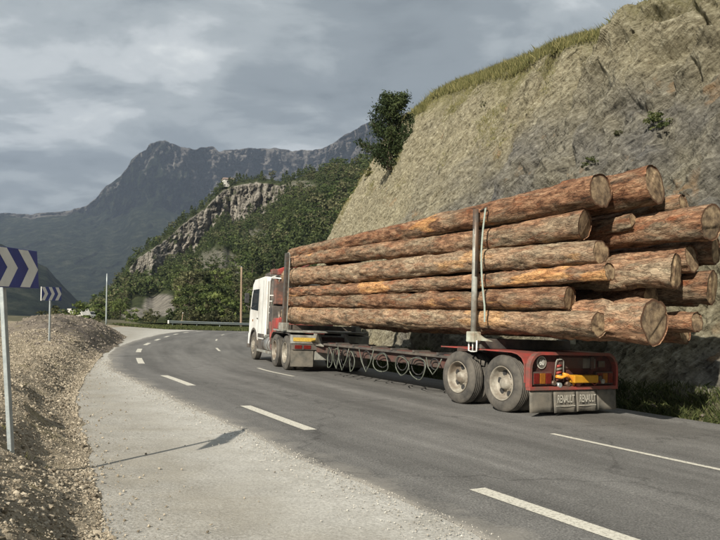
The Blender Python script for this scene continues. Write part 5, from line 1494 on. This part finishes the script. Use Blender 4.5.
# ================================================================== LOGS
def make_log(a0, rear, r0, a1, front, r1, label, seed, bend=.03, r0z=1.0, stub=0, knob=1.0):
    """rear / front: (px, py) of the centre of that end, a: lateral position, r: radius"""
    if rear[0] > 50: y0, z0 = LP(rear[0], rear[1], a0)
    else: y0, z0 = rear[0], rear[1]
    if len(front) == 2 and front[0] > 50: y1, z1 = LP(front[0], front[1], a1)
    else: y1, z1 = front[0], front[1]
    p0 = TM @ Vector((a0, y0, z0)); p1 = TM @ Vector((a1, y1, z1))
    ax = (p1 - p0).normalized(); up = (NRM - ax * NRM.dot(ax)).normalized(); sd = up.cross(ax)
    m = Matrix.Identity(4)
    for i in range(3): m[i][0] = ax[i]; m[i][1] = sd[i]; m[i][2] = up[i]; m[i][3] = p0[i]
    Ln = (p1 - p0).length; nr = int(Ln / 0.045); ns = 44
    u = np.linspace(0, 1, nr)[:, None]; th = np.linspace(0, 2 * np.pi, ns, endpoint=False)[None, :]
    X = u * Ln + 0 * th
    so = seed * 13.7
    flare = 1 + 0.05 * np.exp(-X / 0.4)
    R = (r0 + (r1 - r0) * u) * flare
    R = R * (1 + 0.05 * fbm(X * 0.5 + so, np.cos(th) * 1.2 + 0 * X, np.sin(th) * 1.2 + so + 0 * X, 3))
    cxn, syn = np.cos(th) * R, np.sin(th) * R
    pl_ = fbm(X * 3.2 + so, cxn * 16, syn * 16 + so, 4, 0.6); pl2 = ridged(X * 2.2 + so, cxn * 13 + 4, syn * 13, 3, 0.6)
    knot = smooth(0.72, 0.86, vnoise(X * 1.9 + so, cxn * 5 + 8, syn * 5 + so))
    R = R + knob * (0.018 * pl_ + 0.020 * (smooth(0.45, 0.75, pl2) - .5) + 0.036 * knot) + 0.03 * knob * fbm(X * 1.3 + so, np.cos(th) * 1.8 + 0 * X, np.sin(th) * 1.8 + 0 * X, 3)
    bx = bend * np.sin(u * np.pi * (1.2 + (seed % 3) * .5)) * (1 if seed % 2 else -1); bz = bend * .8 * np.sin(u * np.pi * (1 + (seed % 4) * .45) + 0) * (-1 if seed % 3 else 1)
    Yl = np.cos(th) * R + bx; Zl = np.sin(th) * R * r0z + bz
    tilt = -0.17 + 0.15 * math.sin(seed * 2.3); tilt2 = 0.12 * math.cos(seed * 1.7)
    X = X + (tilt * Yl + tilt2 * Zl) * np.exp(-X / .25)
    V = np.stack([X, Yl, Zl], -1)
    i = np.arange(nr - 1)[:, None] * ns; j = np.arange(ns)[None, :]; jn = (j + 1) % ns
    F_ = np.stack([i + j, i + ns + j, i + ns + jn, i + jn], -1).reshape(-1, 4)
    o = link('log', raw_mesh('log', V.reshape(-1, 3), F_, 4, MAT['bark'], True), None, m)
    tag(o, label, 'log', 'pine logs loaded on the trailer')
    vg_ = {1: (1.05, .1), 2: (1.15, .25), 3: (1.35, .75), 4: (1.25, .2), 5: (1.0, .2), 6: (1.35, .8), 7: (1.0, .0), 9: (1.15, .0), 10: (1.45, .6), 12: (1.5, .35), 13: (1.0, 0)}.get(seed, (0.95 + .3 * ((seed * 37) % 10) / 10, .3))
    o.color = (vg_[0], vg_[1], 0, 1)
    # sawn ends: concentric rings of vertices so the face can be rough
    for e, row in ((0, V[0]), (1, V[-1])):
        c = row.mean(0); vs = [c]; rad = [0.0]; K_ = 16
        for k in range(1, K_ + 1):
            f = k / K_
            ring = c + (row - c) * f
            ring[:, 0] += (-0.006 if e == 0 else .006) * (1 - f) + 0 * f
            cut_d = (row[:, 1] - c[1]) * math.cos(seed * 1.9) + (row[:, 2] - c[2]) * math.sin(seed * 1.9); Rm = (r0, r1)[e]
            if f < 1 or True: ring[:, 0] += (1 if e == 0 else -1) * (0.022 * smooth(0.25 * Rm, 0.32 * Rm, cut_d * f))
            vs += list(ring); rad += [f] * ns
        bmv = np.array([np.array(v) for v in vs]); fs = [(0, 1 + jj, 1 + (jj + 1) % ns) for jj in range(ns)]
        me = bpy.data.meshes.new('sawn_end')
        ff = fs + [(1 + (k - 1) * ns + jj, 1 + k * ns + jj, 1 + k * ns + (jj + 1) % ns, 1 + (k - 1) * ns + (jj + 1) % ns) for k in range(1, K_) for jj in range(ns)]
        me.from_pydata([tuple(v) for v in bmv], [], ff)
        at_ = me.attributes.new('rad', 'FLOAT', 'POINT'); at_.data.foreach_set('value', np.array(rad, np.float32))
        bm = bmesh.new(); bm.from_mesh(me); bmesh.ops.recalc_face_normals(bm, faces=bm.faces); bm.to_mesh(me); bm.free(); me.polygons.foreach_set('use_smooth', [True] * len(me.polygons))
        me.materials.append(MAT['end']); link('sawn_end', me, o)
    for k in range(stub):
        rr = random.Random(seed * 10 + k); xx = rr.uniform(1.2, Ln - 1); a = rr.uniform(2.2, 4.2); rl = r0 + (r1 - r0) * xx / Ln
        d = Vector((rr.uniform(-.4, .4), math.cos(a), math.sin(a)))
        b = MB().cyl(Vector((xx, math.cos(a) * rl * .9, math.sin(a) * rl * .9)), Vector((xx, math.cos(a) * rl, math.sin(a) * rl)) + d * .05, .028, .02, 8); b.build('branch_stub', MAT['end'], o)
    return o
# near face of the load, top to bottom
make_log(.30, (601, 190.5), .265, .30, (291, 254.5), .15, 'topmost log of the near side, thin at the front, thick at the rear', 1, .05, stub=2)
make_log(.28, (585, 224.5), .235, .22, (289, 263), .155, 'second log from the top on the near side, ending short of the others', 2, .04, stub=1)
make_log(.22, (601, 252.5), .185, .30, (289, 277.5), .275, 'thick grey-barked log third from the top on the near side', 3, .03, stub=2)
make_log(.17, (610, 271.5), .135, .17, (289, 292.5), .145, 'slimmest near side log, fourth from the top, with a pale rear tip', 4, .03, stub=1)
make_log(.22, (570, 298.5), .20, .18, (289, 302), .165, 'near side log fifth from the top, its rear end stopping short in shadow', 5, .025, stub=1)
make_log(.20, (600, 324.5), .185, .30, (289, 314), .27, 'lowest near side log resting just above the wheels', 6, .02, stub=3)
# rear ends behind
make_log(1.00, (655, 184), .325, .95, (8.9, 3.35), .17, 'big red-barked log jutting up behind the topmost log, end tilted to the sky', 7, .04, stub=1)
make_log(1.62, (684, 205), .17, 1.55, (8.6, 3.0), .13, 'short reddish log end peeping out right of the big top log', 8, .02)
make_log(1.30, (712, 222), .275, 1.15, (8.9, 3.0), .16, 'long log with an orange stripped patch, its end at the right picture edge', 9, .03, stub=1)
make_log(.95, (676, 272), .235, .85, (8.9, 2.6), .17, 'grey-barked log in the middle of the stack, end face left of the dark gap', 10, .03, stub=1)
make_log(1.48, (692, 258), .215, 1.35, (8.9, 2.55), .15, 'log end tucked just above and right of the grey middle log', 11, .02)
make_log(.62, (655, 322), .335, .75, (8.9, 1.72), .20, 'fattest log of the load, low at the rear with a large round sawn end', 12, .02, stub=2, knob=1.7)
make_log(1.80, (712, 287), .26, 1.7, (8.9, 2.15), .16, 'red brown log low at the right with its end near the picture edge', 13, .03)
make_log(1.55, (697, 322), .16, 1.5, (8.8, 1.55), .14, 'thin dark log end lowest at the right, in the shade of the load', 14, .02)
make_log(2.15, (-2.3, 1.62), .2, 2.15, (8.8, 1.5), .16, 'dark log at the bottom of the far side of the load', 15, .02)
make_log(2.1, (-2.0, 2.9), .2, 2.0, (8.8, 2.8), .15, 'far side log high in the load, seen between other ends', 16, .02)
make_log(.72, (-.9, 2.62), .2, .72, (8.7, 2.25), .16, 'inner log seen in the dark gap behind the second and third near side logs', 17, .02)
make_log(1.15, (-1.4, 1.98), .24, 1.15, (8.7, 1.95), .18, 'shaded inner log behind the short fifth near side log', 18, .02)
make_log(.72, (-1.2, 3.13), .10, .70, (8.0, 3.0), .09, 'thin log wedged between the topmost log and the orange patched log', 19, .02)
make_log(2.15, (-2.5, 2.30), .22, 2.1, (8.8, 2.2), .17, 'far side log at mid height behind the red brown one', 20, .02)
make_log(2.0, (716, 250), .23, 1.95, (8.8, 2.75), .15, 'dark brown log at the far right, just under the orange patched log', 21, .02)
make_log(1.02, (634, 222), .13, 1.0, (8.2, 2.9), .1, 'small log end in the gap under the big red-barked log', 22, .02)
make_log(1.35, (652, 296), .20, 1.3, (8.7, 1.9), .15, 'log in deep shade just above the fattest log', 23, .02)
